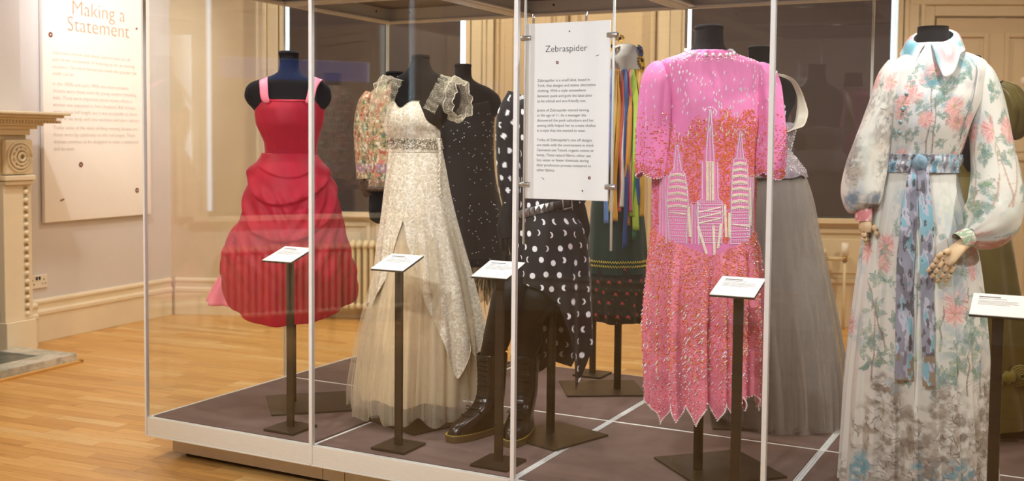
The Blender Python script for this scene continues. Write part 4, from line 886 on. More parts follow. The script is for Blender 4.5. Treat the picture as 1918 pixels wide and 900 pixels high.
def boot(L, head, label):
    t = thing('boot', label, 'boot', (L[0], L[1], ZD), head, 'pair of tall black lace-up boots')
    # toe points to local -y; shaft + foot as one skin
    n = 28; sec = []
    for z, cy, ra, rb in ((.300, .012, .054, .060), (.296, .012, .056, .062), (.25, .012, .053, .058), (.20, .012, .050, .056), (.15, .008, .048, .056), (.12, .000, .046, .062), (.098, -.018, .044, .080), (.080, -.045, .044, .104), (.062, -.066, .046, .124), (.045, -.072, .047, .134), (.028, -.074, .0485, .138), (.018, -.074, .0485, .138)):
        sec.append((z, cy, ra, rb))
    V = []
    for z, cy, ra, rb in sec:
        for k in range(n):
            a = 2 * pi * k / n; sx, sy = sin(a), -cos(a); w = 1.0
            if z < .11 and sy < 0: w = 1.0 + .10 * (sy * -1) * (1 if z < .06 else .4)      # fuller toe cap
            x = ra * w * np.sign(sx) * abs(sx) ** .85; y = cy + rb * np.sign(sy) * abs(sy) ** .92; bump_ = .0018 * sin(70 * z + 2 * a) * (z > .07) * (z < .2)
            V.append((x + bump_ * sx, y + bump_ * sy, z))
    F = [(i * n + k, i * n + (k + 1) % n, (i + 1) * n + (k + 1) % n, (i + 1) * n + k) for i in range(len(sec) - 1) for k in range(n)]
    o = link('upper', mesh_of('upper', V, F, True), M['bootleather'], t); q = o.modifiers.new('s', 'SUBSURF'); q.levels = q.render_levels = 2
    out = []
    for k in range(40):
        a = 2 * pi * k / 40; sx, sy = sin(a), -cos(a); out.append(((.050 + .006 * max(0, -sy)) * np.sign(sx) * abs(sx) ** .8, -.074 + .148 * np.sign(sy) * abs(sy) ** .92))
    s_ = MB().prism(out, 0.0, .026).build('sole', M['sole'], t, bevel=.003)
    stc = MB()
    for k in range(70):
        a = 2 * pi * k / 70; sx, sy = sin(a), -cos(a); stc.box(((.0475 + .006 * max(0, -sy)) * np.sign(sx) * abs(sx) ** .8, -.074 + .144 * np.sign(sy) * abs(sy) ** .92, .0265), (.0035, .0035, .0016))
    stuff(stc.build('welt_stitching', M['yellow'], t))
    MB().sweep([(.02 * cos(a), .072 + .004 * sin(a), .305 + .03 * sin(a)) for a in np.linspace(0, pi, 9)], [(.007, .0012)] * 9, 6).build('heel_loop', M['yellow'], t, True)
    fy = lambda z: float(np.interp(z, [.07, .08, .098, .12, .15, .2, .25, .3], [-.165, -.145, -.096, -.062, -.048, -.046, -.048, -.050]))
    for k in range(12):
        z = .085 + k * .0185; y = fy(z) - .003
        MB().sweep([(-.024, y + .008, z), (-.010, y - .002, z + .004), (.010, y - .002, z + .004), (.024, y + .008, z)], .0028, 6).build('lace', M['black'], t, True)
        for sx in (-1, 1): MB().ball((sx * .026, y + .010, z), .0038, 7, 4).build('eyelet', M['bronze'], t, True)
    m = MB(); m.sweep([(0, fy(.11) - .006, .105), (-.03, fy(.11) - .018, .112), (-.045, fy(.11) - .010, .095), (-.02, fy(.11) - .012, .10)], .0024, 6); m.sweep([(0, fy(.11) - .006, .105), (.03, fy(.11) - .016, .110), (.04, fy(.11) - .008, .09)], .0024, 6); m.build('bow', M['black'], t, True)
    return t
boot(bootL, FIG + radians(-42), 'black lace-up boot nearer the cream gown with toe turned aside')
boot(bootR, FIG + radians(-14), 'black lace-up boot with yellow heel loop next to the pole')

# ================================================================== 6 folk costume with ribbons
LF = (1.481, 1.364)
form(LF, 'black dress form on a wide base plate under the ribboned folk costume', 1.56,
     [(1.56, -.005, .035, .036), (1.53, -.005, .037, .038), (1.50, -.005, .06, .05), (1.47, -.006, .10, .065), (1.42, -.008, .115, .075), (1.34, -.01, .105, .09), (1.2, -.012, .088, .08), (1.05, -.013, .095, .085), (.9, -.01, .11, .10)],
     plate=(1.412, 1.347), plate_rot=radians(31.9), psize=(.35, .30), zpole=1.0)
fk = fig('folk_dress', 'dark green and black folk skirt with yellow zigzag braid and roses', 'dress', LF)
M['green'] = cloth('bottle_green_wool', '#16322b', .85, .3, 500, .12)
M['roseprint'] = printed('black_rose_print_cloth', .8, .2, 400)
fg = folds([(8, .006), (14, .003)], 1.03, .5, 6)
Loft([(1.45, -.008, .11, .08), (1.40, -.008, .116, .09), (1.30, -.01, .108, .096), (1.15, -.012, .094, .085), (1.03, -.013, .106, .092)], top=lambda th: 1.44 + 0 * th).build('bodice', M['green'], fk, 100, 50, thick=.003)
gs = Loft([(1.06, -.013, .105, .09), (1.03, -.013, .111, .097), (.90, -.010, .123, .11), (.757, -.008, .133, .122), (.72, -.007, .135, .124), (.70, -.007, .136, .125)], fg); gs.build('overskirt', M['green'], fk, 160, 70, thick=.002)
def roses(s):
    U = s.TH * .137; Z = s.Z + ZD; C = np.ones((*U.shape, 3)) * np.array(lin('#171312')); sp = .050
    i = np.floor(Z / sp).astype(int); Uo = U / sp + .5 * (i % 2); j = np.floor(Uo).astype(int); r = np.random.default_rng(4).random((64, 64, 2)); g = r[i % 64, j % 64]
    du = (Uo - j - .5 - (g[..., 0] - .5) * .3) * sp; dv = Z - (i + .5 + (g[..., 1] - .5) * .3) * sp; d = np.hypot(du, dv)
    C[(np.hypot(du - .006, dv + .006) < .0045) | (np.hypot(du + .007, dv + .004) < .004)] = lin('#3c5230'); C[d < .0066] = lin('#a3202c'); C[np.hypot(du - .001, dv - .002) < .003] = lin('#d65060')
    C[(np.hypot(du - .018, dv - .016) < .0018)] = lin('#8d7a3a'); return C
rs = Loft([(.73, -.007, .131, .12), (.70, -.007, .134, .123), (.60, .0, .139, .128), (.488, .008, .143, .13), (.46, .008, .144, .132)], folds([(10, .007), (17, .003)], .74, .5, 9), hem=lambda th: .488 + .003 * np.sin(6 * th))
rs.build('skirt', M['roseprint'], fk, 420, 110, col=roses, thick=.002, dense=.4)
for z in (.757, .738):
    n = 150; MB().sweep([tuple(gs.at(t, z - ZD + (.0045 if k % 2 else -.0045), .003)) for k, t in enumerate(np.linspace(-pi, pi, n))], .0022, 5, cap=False).build('zigzag_braid', M['yellow'], fk, True)
hdz = fig('headdress', 'pale round cap trimmed with flowers and hanging coloured ribbons', 'headdress', LF)
cap = Loft([(1.715, .016, .012, .012), (1.712, .016, .03, .03), (1.70, .016, .048, .046), (1.68, .016, .062, .058), (1.654, .016, .069, .064), (1.62, .017, .068, .062), (1.58, .017, .066, .058), (1.55, .017, .05, .046)]); cap.build('cap', plain('pale_grey_felt', '#bdbbb4', .85), hdz, 48, 40, cap_top=True, cap_bot=True)
M['sunflower'] = plain('yellow_petals', '#e0b419', .7, var=.12); M['bluep'] = plain('blue_petals', '#2a4f9a', .7, var=.2); M['leafg'] = plain('dark_green_leaves', '#3f5a2a', .7, var=.2)
def flower(c, r, mat, n=12, out=(1, -.6, .2)):
    o = Vector(out).normalized(); q = o.to_track_quat('Z', 'Y').to_matrix(); f = MB()
    for k in range(n):
        a = 2 * pi * k / n; l = [Vector((.25 * r, 0, .004)), Vector((.65 * r, .17 * r, .010)), Vector((r, 0, .004)), Vector((.65 * r, -.17 * r, .010))]; R3 = Matrix.Rotation(a, 3, 'Z')
        f.add([Vector(c) + q @ (R3 @ p) for p in l], [(0, 1, 2), (0, 2, 3)])
    fo = f.build('flower', mat, hdz); MB().ball(Vector(c) + o * .005, r * .3, 8, 5).build('flower_centre', M['bronze'], fo, True)
flower((.078, -.028, zz(1.640)), .034, M['sunflower'], 14); flower((.074, -.030, zz(1.680)), .028, M['bluep']); flower((.070, .0, zz(1.69)), .024, M['leafg'], 9); flower((-.012, .0, zz(1.735)), .026, M['sunflower'], 10, (0, -.8, .6)); flower((.085, -.01, zz(1.61)), .028, M['sunflower'], 12, (1, -.4, -.2)); flower((-.05, -.03, zz(1.70)), .028, M['sunflower'], 12, (-.6, -.8, .3)); flower((-.074, -.03, zz(1.66)), .03, M['bluep'], 12, (-1, -.6, .2))
rib = [('#d7d3c6', -.004, 1.02, .022), ('#c08a2a', -.026, .96, .020), ('#24407c', .006, .84, .018), ('#c5882c', .018, .94, .022), ('#9ec53f', .030, .98, .024), ('#c9567a', .026, 1.0, .016), ('#2e7c4c', .040, .88, .020), ('#b4d24a', .046, .92, .028), ('#c79a3a', .064, .98, .020), ('#2b4a8e', .058, 1.03, .016), ('#d8b65c', -.044, 1.0, .02), ('#5d7fb4', -.058, .95, .02), ('#c0483e', -.012, 1.0, .014)]
for k, (c, x, zb, w) in enumerate(rib):
    ribbon('ribbon', [(x, -.055 - .004 * (k % 3), zz(1.60)), (x + .004 * (-1) ** k, -.075 - .006 * (k % 3), zz(1.54)), (x * 1.05 + .004, -.115 - .004 * (k % 4), zz(1.42)), (x * 1.1, -.125 - .004 * (k % 4), zz(1.25)), (x * 1.2 + .006 * (-1) ** k, -.128 - .005 * (k % 3), zz(1.1)), (x * 1.25, -.132 - .004 * (k % 3), zz(zb - .02))], w, plain('ribbon_satin', c, .45, sheen=.2), hdz, .0, n=50, axis=(1, .25 * sin(k * 2.1), 0), freq=3 + k % 3)

# ================================================================== 7 pink beaded dress
LK = (2.171, .383)
form(LK, 'black dress form under the pink beaded dress on a large base plate', 1.662,
     [(1.662, .010, .045, .047), (1.645, .010, .046, .048), (1.61, .010, .049, .052), (1.585, .010, .066, .058), (1.57, .011, .095, .062), (1.55, .014, .14, .066), (1.52, .017, .165, .07), (1.47, .018, .16, .08), (1.42, .018, .14, .095), (1.35, .016, .125, .1), (1.25, .01, .105, .085), (1.1, .005, .14, .11), (.95, .004, .14, .11)],
     plate=(2.224, .45), plate_rot=radians(46), psize=(.33, .33), zpole=1.0)
kd = fig('dress', 'bright pink dress embroidered with beaded skyscrapers and a fringed hem', 'dress', LK)
M['pink'] = cloth('candy_pink_crepe', '#e582ba', .6, .3, 600, .06)
M['pinkskirt'] = cloth('coral_pink_crepe', '#e0849c', .55, .1, 500, .18)
pk = Loft([(1.585, .010, .070, .066), (1.572, .011, .098, .07), (1.555, .013, .150, .074), (1.539, .017, .170, .078), (1.50, .019, .166, .088), (1.45, .022, .158, .105), (1.40, .025, .152, .118), (1.36, .025, .153, .122), (1.259, .011, .163, .112), (1.16, .003, .172, .112), (1.05, .003, .170, .116), (.99, .004, .169, .118), (.90, .004, .172, .12)],
          lambda th, z: .0022 * np.sin(18 * th) * np.clip((z + ZD - 1.30) / .2, 0, 1) * (np.cos(th) > -.5) + .003 * np.sin(7 * th + 2) * np.clip((1.45 - z - ZD) / .4, 0, 1),
          hem=lambda th: .985 - .075 * np.clip(1 - np.abs(th) / 1.35, 0, 1))
pk.build('bodice', M['pink'], kd, 200, 130, thick=.003)
tips = np.array([-2.9, -2.5, -2.1, -1.75, -1.40, -.98, -.62, -.28, .10, .40, .72, 1.05, 1.40, 1.8, 2.2, 2.6]); tz = np.array([.37, .36, .38, .37, .385, .352, .368, .362, .378, .385, .40, .395, .385, .38, .37, .36])
def khem(th):
    th = np.asarray(th, float); d = np.abs((th[..., None] - tips + pi) % (2 * pi) - pi); k = d.argmin(-1); dm = d.min(-1); return tz[k] + .058 * np.clip(dm / .17, 0, 1) ** .8
ks = Loft([(1.0, .002, .168, .117), (.985, .002, .172, .120), (.936, .005, .180, .128), (.846, .007, .187, .138), (.70, .008, .191, .145), (.522, .012, .189, .148), (.34, .019, .184, .148)], folds([(15, .013), (24, .008), (9, .006), (37, .003)], 1.0, .72, 21, .8),
          hem=khem, top=lambda th: .998 - .080 * np.clip(1 - np.abs(th) / 1.35, 0, 1))
ksk = ks.build('skirt', M['pinkskirt'], kd, 420, 160)
sl3 = []
for sg, pts, rad in ((-1, [(-.128, 0, 1.530), (-.148, -.005, 1.508), (-.160, -.012, 1.47), (-.166, -.02, 1.408), (-.170, -.026, 1.305), (-.172, -.03, 1.21), (-.172, -.03, 1.185)], [(.02, .03), (.040, .05), (.050, .055), (.052, .056), (.054, .058), (.052, .056), (.050, .054)]),
                     (1, [(.160, 0, 1.530), (.180, -.005, 1.508), (.194, -.012, 1.47), (.200, -.02, 1.40), (.206, -.026, 1.30), (.206, -.03, 1.21), (.205, -.03, 1.185)], [(.02, .03), (.030, .046), (.036, .052), (.038, .054), (.039, .056), (.037, .054), (.034, .05)])):
    so = sleeve('sleeve', [(x, y, zz(z)) for x, y, z in pts], rad, M['pink'], kd, n=72, rings=90, wob=lambda th, t: 1 + (.07 * sin(5 * th + 1) + .04 * sin(9 * th)) * min(1, t * 1.6 + .2))
    me = so.data; n, rg = 72, 90                              # petal-shaped lower edge
    co = np.array([v.co[:] for v in me.vertices]).reshape(rg, n, 3)
    for a in range(n):
        th = 2 * pi * a / n; drop = .022 * abs(sin(1.5 * th + .3)) ; t = np.linspace(0, 1, rg)[:, None]; co[:, a, 2] -= drop * np.clip((t[:, 0] - .7) / .3, 0, 1)
    me.vertices.foreach_set('co', co.ravel()); me.update(); sl3.append(co)
# collar of pearls
M['pearl'] = plain('white_pearls', '#f3eef0', .2, 0, var=.02, spec=.8)
for k in range(30):
    t = -pi + 2 * pi * k / 30; p = pk.at(t, 1.589 - ZD - .022 * max(0, cos(t)), .004); MB().ball(p, .0062, 9, 6).build('pearl', M['pearl'], kd, True)
P = [pk.at(t, RNG.uniform(1.562, 1.585) - ZD - .020 * max(0, cos(t)), .003) for t in RNG.uniform(-pi, pi, 420)]; beads('collar_beads', P, M['beadpearl'], kd, .0022)
B = lambda nm, c, r=.3, m_=.2: plain(nm, c, r, m_, var=.05, spec=.7)
M['b_silver'] = B('silver_bugle_beads', '#eef0f4', .2, .15); M['b_orange'] = B('orange_beads', '#ee9248'); M['b_coral'] = B('coral_red_beads', '#e4685a'); M['b_cream'] = B('cream_beads', '#f2ead8', .3, 0); M['b_pink'] = B('rose_beads', '#f08fb0'); M['b_mauve'] = B('mauve_beads', '#b98ac0')
def px2(x, y): return (x - 1315.3 - (427 - y) * .0192) * .001813, .996 + (427 - y) * .001776
def onp(x, y, off=.002):
    u, z = px2(np.asarray(x, float), np.asarray(y, float)); th = pk.theta(u, z); return pk.at(th, z - ZD, off)
# falling silver dashes on the yoke and sleeves
n = 190; X = RNG.uniform(1240, 1425, n); Y = 112 + 150 * RNG.random(n) ** 1.15; k = (np.abs(X - 1328) > 48) | (Y > 136)
beads('silver_dashes', onp(X[k], Y[k]), M['b_silver'], kd, .0024, 3.2, RNG.uniform(-.35, .1, k.sum()))
def onsleeve(co, m, t0, t1):
    rg, n, _ = co.shape; i = (RNG.uniform(t0, t1, m) * (rg - 1)).astype(int); a = RNG.integers(0, n, m); p = co[i, a]; c = co[i].mean(1); d = p - c; d /= np.linalg.norm(d, axis=1)[:, None]; return p + d * .002
for co in sl3:
    beads('silver_dashes', onsleeve(co, 70, .12, .75), M['b_silver'], kd, .0021, 3.6, RNG.uniform(-.2, .2, 70)); beads('sleeve_beads', onsleeve(co, 420, .62, .99), M['b_coral'], kd, .0020, 2.0); beads('sleeve_beads', onsleeve(co, 260, .55, .99), M['b_orange'], kd, .0020, 2.0); beads('sleeve_beads', onsleeve(co, 160, .6, .99), M['b_silver'], kd, .0021)
    e = co[-1]; c = e.mean(0); d = e - c; d /= np.linalg.norm(d, axis=1)[:, None]; beads('cuff_pearls', e[::2] + d[::2] * .001, M['pearl'], kd, .0032)
# skyline: towers and their orange and coral sky
TW = [(1318, 207, [(207, 1), (300, 7), (301, 13), (370, 14), (371, 21), (395, 23), (420, 21), (470, 20)]), (1263, 272, [(272, 1), (318, 6), (322, 11), (345, 15), (375, 17), (440, 14)]), (1373, 246, [(246, 1), (292, 6), (296, 11), (318, 14), (350, 15), (440, 18)]), (1292, 380, [(380, 5), (440, 6)]), (1398, 330, [(330, 4), (440, 6)]), (1240, 330, [(330, 4), (440, 5)])]
def intower(X, Y, grow=3):
    o = np.zeros(len(X), bool)
    for cx, y0, pr in TW: w = np.interp(Y, [p[0] for p in pr], [p[1] for p in pr]); o |= (Y > y0 - 2) & (np.abs(X - cx) < w + grow)
    return o
n = 9000; X = RNG.uniform(1222, 1417, n); Y = RNG.uniform(205, 450, n)
low = np.where(X < 1300, 232 + 18 * np.sin(X * .11), np.where(X > 1335, 205 + 16 * np.sin(X * .13), 222)); k = (Y > low) & ~intower(X, Y) & (RNG.random(n) < np.clip((Y - low) / 30 + .25, 0, 1)) & (Y < 432 + 30 * (1 - np.abs(X - 1318) / 100)); X, Y = X[k], Y[k]
c = RNG.random(len(X)) + (Y - 320) / 500; band = np.where(X < 1240, .55, 0)
a = c + band < .45; beads('orange_bugles', onp(X[a], Y[a]), M['b_orange'], kd, .0018, 2.6); a = (c + band >= .45); beads('coral_bugles', onp(X[a], Y[a]), M['b_coral'], kd, .0018, 2.6)
W_, C_, S_ = [], [], []
for cx, y0, pr in TW:
    ys = np.arange(y0, 452, 2.3)
    for y in ys:
        w = np.interp(y, [p[0] for p in pr], [p[1] for p in pr])
        W_ += [(cx - w, y), (cx + w, y)]
        if w > 8:
            r = int(y / 2.3) % 5
            if cx in (1263, 1373) and y < 385 and r < 2: C_ += [(cx + q, y + 3 * abs(q) / w) for q in np.arange(-w + 2, w - 1, 2.4)]      # arched scales
            elif cx == 1318 and 300 < y < 372: C_ += [(cx + q, y) for q in (-6, -3.6, 0, 3.6, 6)]
            elif r == 0 and cx in (1318, 1263, 1373): W_ += [(cx + q, y) for q in np.arange(-w, w, 2.4)]
            elif r in (2, 3): S_ += [(cx + q, y) for q in np.arange(-w + 2, w - 1, 3.2)]
        elif w > 3: S_ += [(cx, y)]
    for q in range(9): W_.append((cx + 9 * cos(pi * (1 + q / 8)), y0 + 2 + 7 * sin(pi * (1 + q / 8))))
for y in (388, 398, 408): C_ += [(1318 + q, y - q * .25) for q in np.arange(-19, 20, 2.2)]
for x0, y0, x1, y1 in ((1296, 420, 1310, 470), (1322, 418, 1324, 472), (1336, 415, 1330, 460), (1344, 380, 1346, 440), (1391, 350, 1393, 420), (1352, 395, 1352, 440), (1280, 385, 1282, 440), (1250, 395, 1275, 397), (1360, 415, 1390, 420)):
    L = max(2, int(math.hypot(x1 - x0, y1 - y0) / 2.2)); C_ += [(x0 + (x1 - x0) * q / L + d, y0 + (y1 - y0) * q / L) for q in range(L) for d in (0, 2.2)]
for nm, lst, mt, r in (('tower_outline_beads', W_, 'b_silver', .0025), ('tower_cream_beads', C_, 'b_cream', .0032), ('tower_inner_beads', S_, 'b_silver', .0021)):
    A = np.array(lst); beads(nm, onp(A[:, 0], A[:, 1], .003), M[mt], kd, r)
# sequins all over the skirt
def onskirt(n, t0, t1, th0=-1.65, th1=1.65):
    th = RNG.uniform(th0, th1, n); t = RNG.uniform(t0, t1, n); zt, zb = ks.top(th), khem(th); return ks.at(th, zt + (zb - zt) * t - ZD, .002)
beads('rose_sequins', onskirt(2600, 0, 1), M['b_pink'], kd, .0019); beads('coral_sequins', onskirt(1700, 0, 1), M['b_coral'], kd, .0019, 1.6); beads('orange_sequins', onskirt(2200, 0, .75), M['b_orange'], kd, .0021, 2.0); beads('silver_sequins', onskirt(1100, .05, 1), M['b_silver'], kd, .0026); beads('silver_dashes', onskirt(260, .35, .85), M['b_silver'], kd, .0027, 3.4, RNG.uniform(-.9, -.3, 260))
th = np.linspace(-pi, pi, 420); beads('hem_pearls', ks.at(th, khem(th) - ZD, .001), M['pearl'], ksk, .0036)

# ================================================================== 8 grey tulle gown
LG = (2.143, 1.161)
form(LG, 'black dress form with rounded shoulders in the grey tulle gown', 1.658, [(r[0], r[1] + .002, *r[2:]) for r in bust_rows(1.658, .0, .041, .062, .150)], plate=(2.16, 1.14), plate_rot=radians(20))
gg = fig('gown', 'grey tulle ball gown with jewelled corset behind the pink dress', 'gown', LG)
M['corset'] = plain('mauve_grey_brocade', '#8f8490', .6, .1, var=.25, scale=60, bump=.3); M['greytulle'] = sheer('grey_tulle', '#b3aca5', .30, .5, (60, 60, .7), .30); M['greylin'] = cloth('grey_lining', '#8a8480', .8, .2, 500, .05); M['ivory'] = cloth('ivory_draped_silk', '#d9d2c0', .6, .3, 600, .08)
cr = Loft([(1.365, .014, .128, .105), (1.352, .017, .134, .112), (1.299, .018, .124, .104), (1.248, .019, .114, .092), (1.22, .02, .122, .10)], top=lambda th: 1.352 + .012 * np.abs(np.sin(2 * th))); cr.build('corset', M['corset'], gg, 96, 40, thick=.003)
pp_ = Loft([(1.255, .019, .113, .092), (1.248, .019, .117, .096), (1.214, .022, .140, .12), (1.163, .028, .166, .146), (1.14, .028, .172, .15)], folds([(9, .006)], 1.24, 1.15, 2), hem=lambda th: 1.158 - .014 * np.abs(np.sin(4 * th))); pp_.build('peplum', M['corset'], gg, 160, 30, thick=.003)
P = [pp_.at(RNG.uniform(-1, 2.0), RNG.uniform(1.165, 1.245) - ZD, .003) for _ in range(320)] + [cr.at(RNG.uniform(-1, 2.0), RNG.uniform(1.25, 1.345) - ZD, .003) for _ in range(200)]; beads('jewels', P, M['b_silver'], gg, .0030); beads('jewels', [pp_.at(t, pp_.hem(np.array(t)) - ZD, .002) for t in np.linspace(-pi, pi, 130)], M['bronze'], gg, .004)
sk_ = [(1.18, .034, .148, .13), (1.158, .039, .155, .136), (1.05, .048, .183, .17), (.93, .055, .200, .19), (.829, .064, .214, .205), (.695, .077, .233, .222), (.529, .093, .253, .24), (.296, .117, .268, .255), (.16, .125, .266, .255)]
Loft([(z, c, a * .9, b * .9) for z, c, a, b in sk_], folds([(13, .010), (21, .005)], 1.15, .2, 31)).build('lining', M['greylin'], gg, 200, 60)
for q, (s_, hz) in enumerate(((.96, .19), (1.0, .175))): Loft([(z, c, a * s_, b * s_) for z, c, a, b in sk_], folds([(17, .010), (29, .005), (7, .010)], 1.15, .2, 33 + q, 1.2), hem=lambda th, hz=hz: hz + .014 * np.sin(5 * th + 1) + .008 * np.sin(14 * th)).build('tulle_skirt', M['greytulle'], gg, 260, 70)
for sg in (-1, 1):
    ribbon('draped_sleeve', [(sg * .06, -.06, zz(1.553)), (sg * .11, -.078, zz(1.532)), (sg * .158, -.05, zz(1.46)), (sg * .168, -.04, zz(1.405)), (sg * .145, -.075, zz(1.352)), (sg * .09, -.105, zz(1.325))], [.010, .014, .026, .046, .046, .03], M['ivory'], gg, .001, axis=(1 * sg, -.35, .3), thick=.001, amp=.0012, freq=5)
# ================================================================== 9 floral shirt dress
LS = (2.85, .53); TF = -.55
sf = fig('mannequin', 'mannequin with black neck and jointed wooden hands in the floral shirt dress', 'mannequin', LS)
Loft([(1.652, .012, .046, .048), (1.60, .012, .047, .050), (1.56, .014, .055, .055), (1.535, .03, .11, .062), (1.48, .03, .14, .075), (1.35, 0, .12, .09), (1.2, -.02, .10, .08), (1.05, -.02, .12, .1), (.95, -.02, .12, .1)]).build('bust', M['velvet'], sf, 48, 40, cap_top=True, cap_bot=True)
MB().cyl((0, 0, .008), (0, 0, .82), .0165, 16).build('pole', M['bronze'], sf, True); MB().box((0, 0, .004), (.34, .34, .008)).build('base_plate', M['bronze'], sf, bevel=.001)
M['wood'] = plain('pale_lime_wood', '#d9bd97', .5, var=.08, scale=20, stretch=(1, 1, .2)); M['joint'] = plain('dark_joint_pins', '#5a4330', .6)
def hand(path, palm, fingers, thumb):
    """wooden hand: one turned palm, four unequal two-joint fingers and a side thumb"""
    h = sleeve('hand', path, palm, M['wood'], sf, n=18, rings=24, cap=True); pins = MB()
    for pts, r in fingers + [thumb]:
        P = [Vector(p) for p in pts]
        for a in range(len(P) - 1):
            d = (P[a + 1] - P[a]); k = r * (1 - .13 * a); f = MB(); f.sweep([P[a] + d * .03, P[a] + d * .2, P[a] + d * .75, P[a + 1] - d * .03], [k * .8, k, k * .92, k * .62], 10)
            o = f.build('thumb' if pts is thumb[0] else 'finger', M['wood'], h, True); pins.ball(P[a] + Vector((0, -k * .7, 0)), k * .38, 6, 4)
    pins.build('joint_pins', M['joint'], h, True)
def pj(x, y, d): return ((x - 1732.9 - (312 - y) * .0288) * .001692, d, 1.212 + (312 - y) * .001681 - ZD)
hand([pj(1772, 442, -.175), pj(1756, 450, -.185), pj(1742, 460, -.195), pj(1728, 474, -.20), pj(1720, 482, -.202)], [(.020, .017), (.023, .017), (.030, .016), (.033, .015), (.028, .011)],
     [([pj(1712, 470, -.203), pj(1703, 481, -.208), pj(1697, 490, -.205), pj(1692, 497, -.199)], .0090), ([pj(1718, 476, -.205), pj(1709, 490, -.211), pj(1703, 500, -.208), pj(1698, 508, -.201)], .0092), ([pj(1727, 482, -.205), pj(1719, 497, -.211), pj(1713, 508, -.208), pj(1708, 516, -.200)], .0092), ([pj(1737, 485, -.202), pj(1731, 499, -.207), pj(1727, 508, -.204), pj(1723, 515, -.198)], .0082)],
     ([pj(1728, 458, -.21), pj(1714, 462, -.225), pj(1703, 470, -.222)], .0098))
hand([pj(1611, 402, -.05), pj(1611, 412, -.052), pj(1611, 424, -.054), pj(1611, 434, -.055)], [(.017, .018), (.018, .020), (.021, .027), (.016, .024)],
     [([pj(1603 + 5 * k, 433, -.075 + .016 * k), pj(1604 + 5 * k, 443, -.078 + .016 * k), pj(1607 + 5 * k, 451, -.074 + .016 * k), pj(1611 + 4 * k, 457 - (k == 3) * 3, -.068 + .016 * k)], .0085) for k in range(4)],
     ([pj(1620, 420, -.07), pj(1626, 430, -.08), pj(1625, 440, -.082)], .0092))

